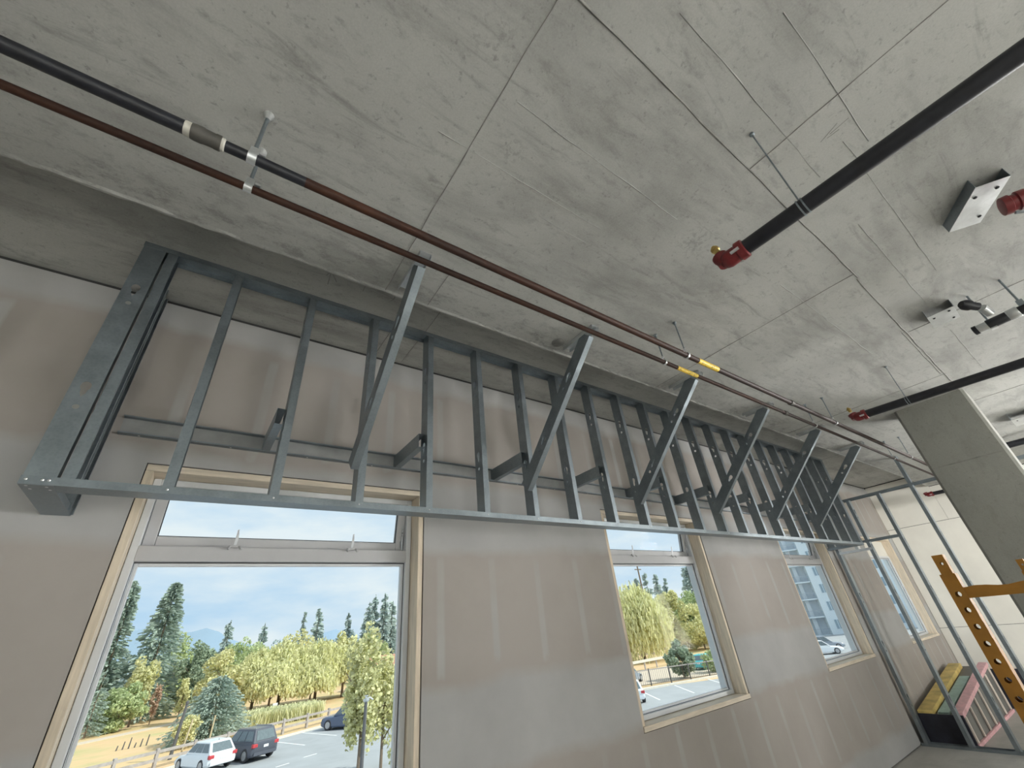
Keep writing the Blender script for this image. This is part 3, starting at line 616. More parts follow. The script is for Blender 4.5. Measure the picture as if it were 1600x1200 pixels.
bf = tag(empty('pipe_elbow_assembly', (3.90, -0.10, 3.17)), 'black pipe fittings with bright couplings hung near square bracket at right', 'pipe fitting')
MB().lathe((-.16, .01, .09), (.75, -.55, -.3), ((0, .022), (.02, .034), (.05, .034), (.055, .026), (.10, .026)), 14).build('elbow', 'black_pipe', bf, True)
MB().lathe((-.06, -.06, .05), (.9, -.2, -.5), ((0, .024), (.07, .024)), 14).build('nipple', 'galv_bright', bf, True)
MB().lathe((.06, .045, -.03), (-.1, -1, 0), ((0, .02), (.003, .031), (.025, .031)), 16).build('end_cap', 'black_pipe', bf, True)
MB().lathe((.058, .02, -.03), (-.1, -1, 0), ((0, .028), (.05, .028)), 16).build('coupling', 'galv_bright', bf, True)
MB().lathe((.052, -.03, -.03), (-.1, -1, 0), ((0, .033), (.095, .033), (.10, .030)), 16).build('tee', 'black_pipe', bf, True)
MB().lathe((.043, -.128, -.03), (-.1, -1, 0), ((0, .034), (.004, .036), (.05, .036), (.054, .034)), 16).build('coupling', 'galv_bright', bf, True)
MB().lathe((.038, -.18, -.03), (-.1, -1, 0), ((0, .029), (1.5, .029)), 16).build('pipe_length', 'black_pipe', bf, True)
MB().cyl((.055, -.045, -.06), (.055, -.045, ZM - 3.17), .006, n=8).build('rod', 'galv', bf); MB().box((.035, -.062, -.068), (.075, -.030, -.060)).build('washer', 'galv_bright', bf)
MB().cyl((.03, -.21, -.02), (.03, -.21, ZM - 3.17), .006, n=8).build('rod', 'galv', bf); MB().box((.01, -.225, -.01), (.05, -.195, .03)).build('clamp', 'galv', bf)
# round cover plate on the slab edge
tag(MB().lathe((1.735, 1.635, ZM), (0, 0, -1), ((0, .045), (.006, .045), (.010, .040), (.012, .02)), 24).build('cover_plate', 'seam', None, True), 'round grey cover plate on the slab by the second brace', 'cover plate')

# ------------------------------------------------------------------ yellow rolling scaffold
sc = tag(empty('rolling_scaffold', (3.225, 0.075, 0)), 'yellow ochre steel baker scaffold with perforated posts', 'scaffold')
def P3(x, y, z): return (x - 3.225, y - .075, z)
hole = lambda a: 0.0088
def post(x, y):
    mb = MB(); w = 0.044; L = 1.60; hs = [(0.06 + 0.0508 * i, hole, 0.016) for i in range(30)]
    plate(mb, P3(x - w / 2, y, .12), (0, 1, 0), (0, 0, 1), (1, 0, 0), w, L, .003, hs); plate(mb, P3(x + w / 2 - .003, y, .12), (0, 1, 0), (0, 0, 1), (1, 0, 0), w, L, .003, hs)
    for s in (-1, 1): mb.box(P3(x - w / 2 + .003, y + s * w / 2, .12), P3(x + w / 2 - .003, y + s * (w / 2 - .003), .12 + L))
    p = mb.build('post', 'scaffold', sc)
    t = MB(); plate(t, P3(x - .016, y, 1.70), (0, 1, 0), (0, 0, 1), (1, 0, 0), .033, .085, .003, [(.055, lambda a: .006, .012)]); plate(t, P3(x + .013, y, 1.70), (0, 1, 0), (0, 0, 1), (1, 0, 0), .033, .085, .003, [(.055, lambda a: .006, .012)])
    for s in (-1, 1): t.box(P3(x - .013, y + s * .0165, 1.70), P3(x + .013, y + s * .0135, 1.785))
    t.build('spigot', 'scaffold', p)
    wmb = MB().cyl(P3(x + .03, y - .015, .0625), P3(x + .03, y + .015, .0625), .0622, n=18); wmb.build('caster', 'tyre', p, True); MB().box(P3(x - .012, y - .02, .06), P3(x + .03, y + .02, .12)).build('caster_fork', 'galv', p)
for x in (2.3, 4.15):
    for y in (0.442, -0.292): post(x, y)
    for z in (1.655, 1.30, .95, .60, .25):
        mb = MB(); n = 24; vs = []
        for i in range(n + 1):
            yy = 0.42 - (0.42 + 0.27) * i / n; dz = .004 * math.sin(i * 1.3)
            vs += [P3(x - .014, yy, z - .017), P3(x + .014, yy, z - .017), P3(x + .014, yy, z + .017 + dz), P3(x - .014, yy, z + .017 + dz)]
        mb.add(vs, [(4 * i + c, 4 * i + (c + 1) % 4, 4 * i + 4 + (c + 1) % 4, 4 * i + 4 + c) for i in range(n) for c in range(4)]); mb.build('rung', 'scaffold', sc)
for y in (0.442, -0.292):
    for z in (0.86, 0.55): MB().box(P3(2.32, y - .012, z), P3(4.13, y + .012, z + .045)).build('side_rail', 'scaffold', sc)
for i in range(3): bev(MB().box(P3(2.26, -.26 + i * .235, .906), P3(4.19, -.03 + i * .235, .942)).build('platform_plank', 'wood_h', sc))

# ------------------------------------------------------------------ crate stack behind the partition
cr = tag(empty('slatted_crate', (9.38, 2.39, 0)), 'long black crate with pink, teal and yellow top rails and slatted side', 'crate')
cx0, cx1, cyA, cyB = 8.19, 10.55, 2.175, 2.63; hn, hf = .315, .60
def wedge(name, x0, x1, y0, y1, z0, z1, f0, f1, mat, par=cr):   # z0,z1 at x0 ; f0,f1 at x1
    P = [(x0, y0, z0), (x1, y0, f0), (x1, y1, f0), (x0, y1, z0), (x0, y0, z1), (x1, y0, f1), (x1, y1, f1), (x0, y1, z1)]
    return bev(MB().add([(a - 9.38, b - 2.39, c) for a, b, c in P], [(3, 2, 1, 0), (4, 5, 6, 7), (0, 1, 5, 4), (1, 2, 6, 5), (2, 3, 7, 6), (3, 0, 4, 7)]).build(name, mat, par), .004)
wedge('body', cx0, cx1, cyA + .02, cyB, .001, hn - .03, .001, hf - .03, 'grey_panel'); wedge('end_panel', cx0 - .022, cx0 - .001, cyA, cyB, .001, hn, .001, hn, 'black_panel')
wedge('top_rail', cx0, cx1, cyA - .005, cyA + .10, hn - .028, hn + .02, hf - .028, hf + .02, 'pink'); wedge('top_rail', cx0 + .1, cx1 - .6, cyA + .15, cyA + .27, hn - .02, hn + .005, hf - .12, hf - .09, 'teal')
wedge('top_rail', cx0, cx1 - .1, cyB - .16, cyB - .005, hn - .028, hn + .03, hf - .04, hf + .02, 'yellow'); wedge('base_rail', cx0, cx1, cyA - .012, cyA + .018, .001, .035, .001, .035, 'pink')
for i in range(7):
    x = cx0 + .06 + i * .37; f = (x - cx0) / (cx1 - cx0); wedge('slat', x, x + .035, cyA - .004, cyA + .016, .037, hn + (hf - hn) * f - .03, .037, hn + (hf - hn) * f - .03, 'slat')
lp = tag(empty('leaning_board', (10.78, 2.05, 0)), 'dark panel with pale edge leaning beyond the slatted crate', 'board')
MB().prism(((0, 0), (.62, 0), (.62, .5), (0, .5)), (0, -.3, 0.001), (0, 1, 0), (.12, 0, 1), (1, 0, 0), .03).build('board_face', 'black_panel', lp); MB().prism(((0, .501), (.62, .501), (.62, .52), (0, .52)), (0, -.3, 0.001), (0, 1, 0), (.12, 0, 1), (1, 0, 0), .03).build('edge_trim', 'slat', lp)

# ================================================================== outdoors (ground 4 m below this floor)
ZG = -4.0
tag(MB().box((-700, 3.0, ZG - 1), (900, 1200, ZG)).build('ground_field', 'field'), 'dry tan grass field beyond the parking lot', 'ground', kind='structure')
def flat(name, pts, z0, z1, mat, parent=None):
    return MB().prism(pts, (0, 0, z0), (1, 0, 0), (0, 1, 0), (0, 0, 1), z1 - z0).build(name, mat, parent)
FD = Vector((0.885, 0.466)); FP = Vector((-1.0, 44.6))          # line of the rail fence
kp = lambda t, off=-3.2: (FP.x + FD.x * t - FD.y * off * -1, FP.y + FD.y * t + FD.x * off)
k0, k1 = kp(-22), kp(34)
lot = tag(flat('parking_lot', [(-60, 3.0), (90, 3.0), (50, 27.5), (38.5, 33.0), (36.0, 42.0), k1, k0, (-60, 20)], ZG, ZG + .02, 'asphalt'), 'grey asphalt parking lot outside the windows', 'parking lot', kind='structure')
def strip(name, a, b, w, z0, z1, mat, parent=None):
    a, b = Vector(a), Vector(b); d = (b - a).normalized(); n = Vector((-d.y, d.x)) * w / 2
    return flat(name, [tuple(a + n), tuple(a - n), tuple(b - n), tuple(b + n)], z0, z1, mat, parent)
kb = tag(strip('kerb', k0, k1, .30, ZG, ZG + .15, 'kerb'), 'pale concrete kerb along the rail fence', 'kerb', kind='structure')
kb2 = tag(strip('kerb', (34.5, 33.6), (52, 29.4), .5, ZG, ZG + .15, 'kerb'), 'pale concrete kerb below the black metal fence', 'kerb', kind='structure')
for t in (6.6, 9.6, 12.6, 15.6, 18.6, 3.6, 0.6):
    p = Vector(kp(t)); strip('bay_line', p, p + Vector((0.26, -0.965)) * 5.6, .13, ZG + .02, ZG + .026, 'paint', lot)
for a, b in (((40.8, 31.6), (37.2, 27.0)), ((45.0, 30.7), (41.4, 26.2)), ((36.9, 32.4), (33.6, 27.8)), ((49.2, 29.7), (45.6, 25.2)), ((33.0, 25.0), (47.0, 21.0)), ((9.0, 37.6), (9.9, 37.9)), ((7.2, 36.5), (8.0, 36.8))):
    strip('bay_line', a, b, .13, ZG + .02, ZG + .026, 'paint', lot)
tag(strip('dirt_path', (-14, 66), (10, 84), 2.2, ZG, ZG + .03, 'path'), 'pale dirt track crossing the dry grass', 'path', kind='structure')
tag(flat('gravel_yard', [(38, 36), (52, 31), (70, 33), (60, 44), (44, 44)], ZG, ZG + .03, 'path'), 'pale gravel yard behind the black metal fence', 'ground', kind='structure')
tag(flat('street', [(52, 27.8), (96, 8), (140, 2), (128, 30), (98, 46), (72, 40)], ZG, ZG + .035, 'asphalt'), 'pale street in front of the apartment block', 'street', kind='structure')
# hills
mb = MB(); vs = []; n = 90
for i in range(n + 1):
    x = -420 + 1200 * i / n; h = 3 + 32 * math.exp(-((x + 30) / 45) ** 2) + 24 * math.exp(-((x - 40) / 38) ** 2) + 17 * math.exp(-((x - 170) / 40) ** 2) + 2.2 * math.sin(i * 1.7) + RNG.uniform(-1, 1)
    vs += [(x, 640, ZG), (x, 665, h + 8), (x, 760, ZG)]
mb.add(vs, [(3 * i + c, 3 * i + c + 1, 3 * i + c + 4, 3 * i + c + 3) for i in range(n) for c in (0, 1)]); tag(mb.build('distant_hills', 'hill', None, True), 'low hazy blue hills on the horizon', 'hills', kind='structure')

# ---- foliage
def quads(P, U, V, name, mat, parent):
    n = len(P); vs = np.stack([P - U - V, P + U - V, P + U + V, P - U + V], 1).reshape(-1, 3)
    me = bpy.data.meshes.new(name); me.vertices.add(4 * n); me.vertices.foreach_set('co', vs.astype(np.float32).ravel())
    me.loops.add(4 * n); me.loops.foreach_set('vertex_index', np.arange(4 * n, dtype=np.int32)); me.polygons.add(n)
    me.polygons.foreach_set('loop_start', np.arange(0, 4 * n, 4, dtype=np.int32)); me.polygons.foreach_set('loop_total', np.full(n, 4, dtype=np.int32)); me.update(); me.validate()
    return place(name, me, mat, parent)
def rdir(n):
    v = RNG.normal(size=(n, 3)); return v / np.linalg.norm(v, axis=1)[:, None]
def leafquads(P, size, name, mat, parent, asp=1.0, up=0.0):
    n = len(P); a = rdir(n); b = np.cross(a, rdir(n)); b /= np.linalg.norm(b, axis=1)[:, None]; s = RNG.uniform(.6, 1.2, (n, 1)) * size / 2
    if up: b = b * (1 - up) + np.array([0, 0, 1.0]) * up; a = np.cross(b, rdir(n)); a /= np.linalg.norm(a, axis=1)[:, None]
    return quads(P, a * s, b * s * asp, name, mat, parent)
def branches(root, h, r, n=5, top=.55):
    mb = MB().cyl((0, 0, 0), (0, 0, h * top), r, r * .5, 8)
    for i in range(n):
        a = 2.4 * i; z = h * (.22 + .3 * i / n); mb.cyl((0, 0, z), (math.cos(a) * h * .16, math.sin(a) * h * .16, z + h * .2), r * .45, r * .15, 6)
    return mb.build('trunk', 'bark', root, True)
def round_tree(name, x, y, h, w, mat, label, n=1700, leaf=.34, low=.12, group=None, cat='tree', clusters=26):
    n = int(n * 2.0); leaf *= .74; clusters = int(clusters * 1.3)
    root = tag(empty(name, (x, y, ZG)), label, cat, group); branches(root, h, max(.05, h * .016))
    c = rdir(clusters) * RNG.uniform(.45, 1.0, (clusters, 1)); c[:, 2] = c[:, 2] * .5 + .5
    ctr = np.stack([c[:, 0] * w * .40, c[:, 1] * w * .40, low * h + c[:, 2] * h * (.92 - low)], 1)
    k = RNG.integers(0, clusters, n); P = ctr[k] + rdir(n) * np.array([w, w, h * .9]) * .13 * RNG.uniform(.3, 1.0, (n, 1)) ** .5
    P[:, 2] = np.clip(P[:, 2], .1, h); leafquads(P, leaf, 'foliage', mat, root); return root
def conifer(x, y, h, w, mat, label, n=1500, sparse=False, group=None, name='conifer', droop=.35):
    n = int(n * 1.7)
    root = tag(empty(name, (x, y, ZG)), label, 'tree', group); MB().cyl((0, 0, 0), (0, 0, h * .98), max(.06, h * .014), .02, 8).build('trunk', 'bark', root, True)
    nb = max(24, n // 14); bz = 1 - RNG.uniform(0, 1, nb) ** .62 if not sparse else RNG.uniform(0, 1, nb) ** 1.15; ba = RNG.uniform(0, 6.283, nb)
    L = (1 - bz) ** .8 * w / 2 * RNG.uniform(.65, 1.1, nb) + .06 * w
    k = RNG.integers(0, nb, n); t = RNG.uniform(.05, 1, n) ** .8; d = np.stack([np.cos(ba[k]), np.sin(ba[k])], 1)
    P = np.zeros((n, 3)); P[:, :2] = d * (L[k] * t)[:, None]; P[:, 2] = h * (.06 + .94 * bz[k]) - droop * L[k] * t * (1.0 - .4 * t) + RNG.normal(0, .012 * h, n)
    s = h * (.0078 if sparse else .0112) * RNG.uniform(.6, 1.3, (n, 1)); U = np.concatenate([d, np.full((n, 1), -.25)], 1) * s * 2.0; Vv = np.cross(U, rdir(n)); Vv = Vv / (np.linalg.norm(Vv, axis=1)[:, None] + 1e-9) * s * .75
    P[:, 2] = np.maximum(P[:, 2], .15); quads(P, U, Vv, 'foliage', mat, root); return root
def willow(x, y, h, w, mat, label, n=2600, group=None, strand=.30):
    n = int(n * 1.7)
    root = tag(empty('willow', (x, y, ZG)), label, 'tree', group); branches(root, h, h * .03)
    ns = n // 9; a = RNG.uniform(0, 6.283, ns); r = np.sqrt(RNG.uniform(0, 1, ns)) * w / 2; top = h * (1 - .38 * (2 * r / w) ** 2) * RNG.uniform(.85, 1, ns); lump = .06 * h * np.sin(a * 5 + r); ln = top * RNG.uniform(.25, strand + .3, ns)
    k = np.repeat(np.arange(ns), 9); t = np.tile(np.arange(9) / 9.0, ns); P = np.stack([np.cos(a[k]) * r[k] * (1 + .12 * t), np.sin(a[k]) * r[k] * (1 + .12 * t), top[k] + lump[k] - t * ln[k]], 1) + RNG.normal(0, .14, (len(k), 3))
    P[:, 2] = np.maximum(P[:, 2], .2); m = len(P); U = rdir(m); U[:, 2] = 0; U /= np.linalg.norm(U, axis=1)[:, None] + 1e-9; Vv = np.zeros((m, 3)); Vv[:, 2] = 1; Vv += RNG.normal(0, .3 if strand < .5 else .12, (m, 3))
    quads(P, U * (.10 if strand < .5 else .085) * RNG.uniform(.6, 1.3, (m, 1)), Vv * (.16 if strand < .5 else .30), 'foliage', mat, root); return root
GT = 'trees beyond the parking lot'
conifer(-0.9, 90, 17.4, 8.6, 'leaf_blue', 'tall sparse-topped conifer left of centre in the large window', 4200, True); conifer(-6.0, 90, 17.7, 5.4, 'leaf_blue', 'tall thin conifer at the left edge of the large window', 3200, True)
round_tree('round_bush', -2.7, 80, 5.0, 6.0, 'leaf_green', 'big rounded green bush standing alone on the dry grass', 2600, .30, .02, cat='bush')
round_tree('broadleaf_tree', -6.8, 70, 9.5, 3.2, 'leaf_yellow', 'yellow-green tree cut off by the left window frame', 1500); conifer(-5.2, 78, 6.2, 3.6, 'leaf_blue', 'low dark spruce under the thin tall conifer', 1000)
round_tree('broadleaf_tree', -1.6, 84, 8.0, 4.6, 'leaf_olive', 'yellowish tree right behind the big rounded bush', 1800); round_tree('broadleaf_tree', 1.9, 101, 11.6, 7.0, 'leaf_green', 'mid green tree right of the sparse-topped conifer', 2200)
round_tree('broadleaf_tree', 4.3, 88, 9.2, 6.0, 'leaf_dark', 'dark green tree between the sparse conifer and the slope', 2600); round_tree('young_tree', 3.3, 80, 5.0, 1.5, 'leaf_yellow', 'tiny yellow-green sapling at the field edge', 500, .26)
round_tree('shrub', 0.5, 82, 4.6, 1.3, 'leaf_red', 'small reddish shrub beside the yellowish tree', 400, .24, cat='bush')
conifer(5.0, 56, 4.9, 7.0, 'leaf_blue', 'broad low blue-green cedar behind the parked cars', 7000, droop=.1); round_tree('shrub', 3.0, 53, 2.6, 2.2, 'leaf_olive', 'small olive shrub by the leaning pole', 700, .2, .02, cat='bush')
round_tree('broadleaf_tree', 7.0, 75, 8.4, 7.0, 'leaf_olive', 'olive tree rising behind the broad cedar', 2600); round_tree('broadleaf_tree', 10.8, 95, 10.2, 8.0, 'leaf_green', 'green tree left of the pale willow mass', 2200)
for x, h, w, m, lb in ((13.8, 9.7, 8, 'leaf_green', 'green tree crown above the left of the pale willows'), (20.9, 10.6, 9.5, 'leaf_olive', 'olive tree crown above the middle of the pale willows'), (30.3, 10, 7.5, 'leaf_olive', 'olive tree crown above the right of the pale willows'), (36.5, 9.6, 7, 'leaf_green', 'green tree crown at the right edge of the large window')):
    round_tree('broadleaf_tree', x, 104, h, w, m, lb, 1700, .45, group=GT)
for x, y, h, w, lb in ((11.2, 78, 6.9, 6.2, 'pale willow mound furthest left'), (14.6, 79, 7.7, 7.4, 'tallest pale willow mound left of centre'), (19.2, 78, 7.4, 7.8, 'pale willow mound right of centre'), (23.0, 78, 6.5, 6.6, 'pale willow mound behind the young maple'), (12.6, 74, 5.2, 5.8, 'lower front pale willow mound on the left'), (17.6, 74, 4.6, 6.0, 'lower front pale willow mound on the right')):
    willow(x, y, h, w, 'leaf_yellow', lb, 6500, 'pale willow mounds')
for x, y, h, w, lb in ((9.5, 112, 13.4, 3.6, 'small pointed conifer above the broad cedar'), (17.0, 120, 13.2, 3.4, 'distant conifer tip above the left willows'), (24.2, 116, 14.4, 2.2, 'thin crooked conifer beside a fuller one'), (25.9, 110, 14.4, 5.0, 'full pointed conifer above the right willows'), (35.5, 121, 13.9, 3.4, 'lone conifer right of the sky gap'), (38.6, 115, 16.1, 4.8, 'leftmost tall conifer of the group by the right frame'), (40.4, 116, 17.0, 4.2, 'second tall conifer of the group by the right frame'), (42.5, 115, 17.3, 4.6, 'third and tallest conifer by the right frame'), (44.9, 116, 16.2, 4.4, 'conifer half hidden by the right window frame')):
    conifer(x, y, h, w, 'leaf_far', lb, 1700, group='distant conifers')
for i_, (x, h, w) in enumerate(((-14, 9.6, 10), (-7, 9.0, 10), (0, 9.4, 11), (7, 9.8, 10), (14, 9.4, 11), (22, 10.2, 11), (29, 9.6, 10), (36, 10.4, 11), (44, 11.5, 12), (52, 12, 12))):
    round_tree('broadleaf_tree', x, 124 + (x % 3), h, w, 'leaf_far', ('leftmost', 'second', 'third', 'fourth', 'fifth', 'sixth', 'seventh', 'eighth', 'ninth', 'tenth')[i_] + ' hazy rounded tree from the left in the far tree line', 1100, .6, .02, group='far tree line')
# reeds
n = 2600; P = np.stack([RNG.uniform(7.5, 15.5, n), RNG.uniform(58, 62.5, n), np.full(n, ZG + .55)], 1); a = rdir(n); a[:, 2] = 0; V = np.zeros((n, 3)); V[:, 2] = .55; V[:, :2] = RNG.normal(0, .12, (n, 2)); P[:, 2] += RNG.uniform(-.1, .3, n)
tag(quads(P, a * .05, V, 'reeds', 'reed', None), 'pale tall reeds behind the rail fence', 'reeds', kind='stuff')
# young maples near the building
round_tree('young_maple', 9.45, 28.0, 7.1, 2.7, 'leaf_olive', 'slender young maple in front of the dark blue car', 2000, .20, .22, clusters=44); round_tree('young_maple', 11.0, 29.0, 5.7, 2.8, 'leaf_olive', 'young maple right of the black lamp post', 1700, .20, .26, clusters=40)
round_tree('shrub', 10.6, 25.4, 1.9, 1.3, 'leaf_yellow', 'small bright shrub under the right young maple', 500, .14, .02, cat='bush')
# window 2 and 3 planting
willow(62.5, 53, 10.9, 10.0, 'leaf_yellow', 'big weeping willow in the middle window', 7500, strand=.75); round_tree('broadleaf_tree', 80.5, 60, 11.3, 8.0, 'leaf_olive', 'olive tree right of the weeping willow', 2400, .4); round_tree('broadleaf_tree', 93, 62, 12.0, 13, 'leaf_green', 'light green tree at the right of the middle window', 4200, .42)
round_tree('broadleaf_tree', 81, 54, 8.0, 13, 'leaf_yellow', 'low yellow-green tree in front of the olive one', 4600, .36, .0); conifer(122, 80, 19.6, 10, 'leaf_far', 'large blue conifer at the top of the middle window', 2600)
for i, (x, h, lb) in enumerate(((100.7, 15.9, 'first'), (103.9, 16.1, 'second'), (108.0, 17.1, 'third'), (112.5, 17.0, 'fourth'), (116.5, 15.6, 'fifth'))):
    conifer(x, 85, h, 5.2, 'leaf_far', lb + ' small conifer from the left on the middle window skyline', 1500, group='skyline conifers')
round_tree('dark_shrub', 45.3, 33.6, 3.6, 3.4, 'leaf_dark', 'dark green shrub behind the black metal fence', 1700, .24, .02, cat='bush'); round_tree('shrub', 50.5, 33.0, 2.2, 3.4, 'leaf_green', 'low green shrub below the turquoise car', 900, .22, .02, cat='bush')

# ---- rail fence, poles, posts
rf = tag(empty('rail_fence', (FP.x, FP.y, ZG), math.atan2(FD.y, FD.x)), 'weathered two-rail timber fence along the parking lot', 'fence')
for i in range(-5, 14):
    MB().box((i * 2.5 - .09, -.09, 0), (i * 2.5 + .09, .09, 1.1)).build('post', 'rail', rf)
    for z in (.45, .90): MB().box((i * 2.5, -.05, z - .08), (i * 2.5 + 2.5, .05 + .02, z + .09)).build('rail', 'rail', rf)
lp_ = tag(empty('lamp_post', (7.545, 22.0, ZG)), 'black lamp post in front of the young maples', 'lamp post')
MB().cyl((0, 0, 0), (0, 0, 3.75), .085, .065, 14).build('pole', 'pole', lp_, True); MB().lathe((0, 0, 3.75), (0, 0, 1), ((0, .07), (.06, .14), (.10, .14), (.14, .05), (.20, .05), (.21, .09), (.24, .09)), 14).build('lamp_cap', 'galv_bright', lp_, True); MB().tube([(0, 0, 3.86), (.16, 0, 3.90), (.30, 0, 3.80)], .03, 8).build('arm', 'galv_bright', lp_, True)
tag(MB().cyl((2.15, 48.6, ZG), (2.40, 48.6, ZG + 3.3), .13, .09, 10).lathe((2.40, 48.6, ZG + 3.3), (0, 0, 1), ((0, .12), (.16, .12), (.2, .03)), 10).build('leaning_pole', 'pole', None, True), 'dark leaning pole behind the rail fence', 'pole')
for x0, y0, x1, h, lb in ((2.65, 47.2, 2.95, 2.3, 'left pale timber stake leaning by the dark pole'), (4.45, 49.0, 4.55, 2.2, 'right pale timber stake behind the white car')):
    tag(MB().cyl((x0, y0, ZG), (x1, y0, ZG + h), .06, .05, 8).box((x1 - .07, y0 - .05, ZG + h), (x1 + .07, y0 + .05, ZG + h + .04)).build('timber_stake', 'pale_post', None), lb, 'stake', 'timber stakes')
sg = tag(empty('field_sign', (11.3, 62.5, ZG)), 'small white sign in front of the reeds', 'sign'); MB().cyl((0, 0, 0), (0, 0, 1.2), .03, n=6).build('post', 'galv', sg); MB().box((-.24, -.06, .95), (.24, -.03, 1.55)).build('board', 'white_sign', sg)
lg = tag(empty('burnt_stump', (-.4, 60.4, ZG)), 'row of short charred stubs sticking out of the dry grass', 'stump')
for i in range(6): MB().cyl((-1.1 + i * .42, .1 * (i % 2), 0), (-1.05 + i * .42, .1 * (i % 2), .35 + .22 * (i % 3)), .06, .04, 6).build('stub', 'pole', lg)
bfn = tag(empty('metal_fence', (36.0, 35.6, ZG)), 'black metal picket fence below the middle window willow', 'fence'); fd = Vector((0.93, -0.36)); L = 19.0
MB().prism(((-.03, 1.28), (.03, 1.28), (.03, 1.36), (-.03, 1.36)), (0, 0, 0), (-fd.y, fd.x, 0), (0, 0, 1), (fd.x, fd.y, 0), L).build('rail', 'rail', bfn); MB().prism(((-.02, .12), (.02, .12), (.02, .17), (-.02, .17)), (0, 0, 0), (-fd.y, fd.x, 0), (0, 0, 1), (fd.x, fd.y, 0), L).build('rail', 'pole', bfn)
pk = MB().cyl((0, 0, .1), (0, 0, 1.3), .012, n=4).mesh('picket'); pm = MB().box((-.045, -.045, 0), (.045, .045, 1.42)).mesh('post')
for i in range(int(L / .22)): place('picket', pk, 'pole', bfn, (fd.x * i * .22, fd.y * i * .22, 0))
for i in range(9): place('post', pm, 'pole', bfn, (fd.x * i * 2.3, fd.y * i * 2.3, 0))
up_ = tag(empty('utility_pole', (87.0, 70, ZG)), 'bare utility pole rising above the weeping willow', 'pole'); MB().cyl((0, 0, 0), (0, 0, 17.4), .22, .15, 10).build('pole', 'bark', up_, True); MB().box((-1.1, -.07, 15.9), (1.1, .07, 16.1)).build('crossarm', 'bark', up_)
gr = tag(empty('guard_rail', (44, 44.5, ZG)), 'pale guard rail in front of the weeping willow', 'guard rail'); MB().box((-4, -.05, .85), (16, .05, 1.15)).build('rail', 'kerb', gr)
for i in range(9): MB().box((-3.9 + i * 2.45, .05, 0), (-3.75 + i * 2.45, .17, 1.1)).build('post', 'rail', gr)

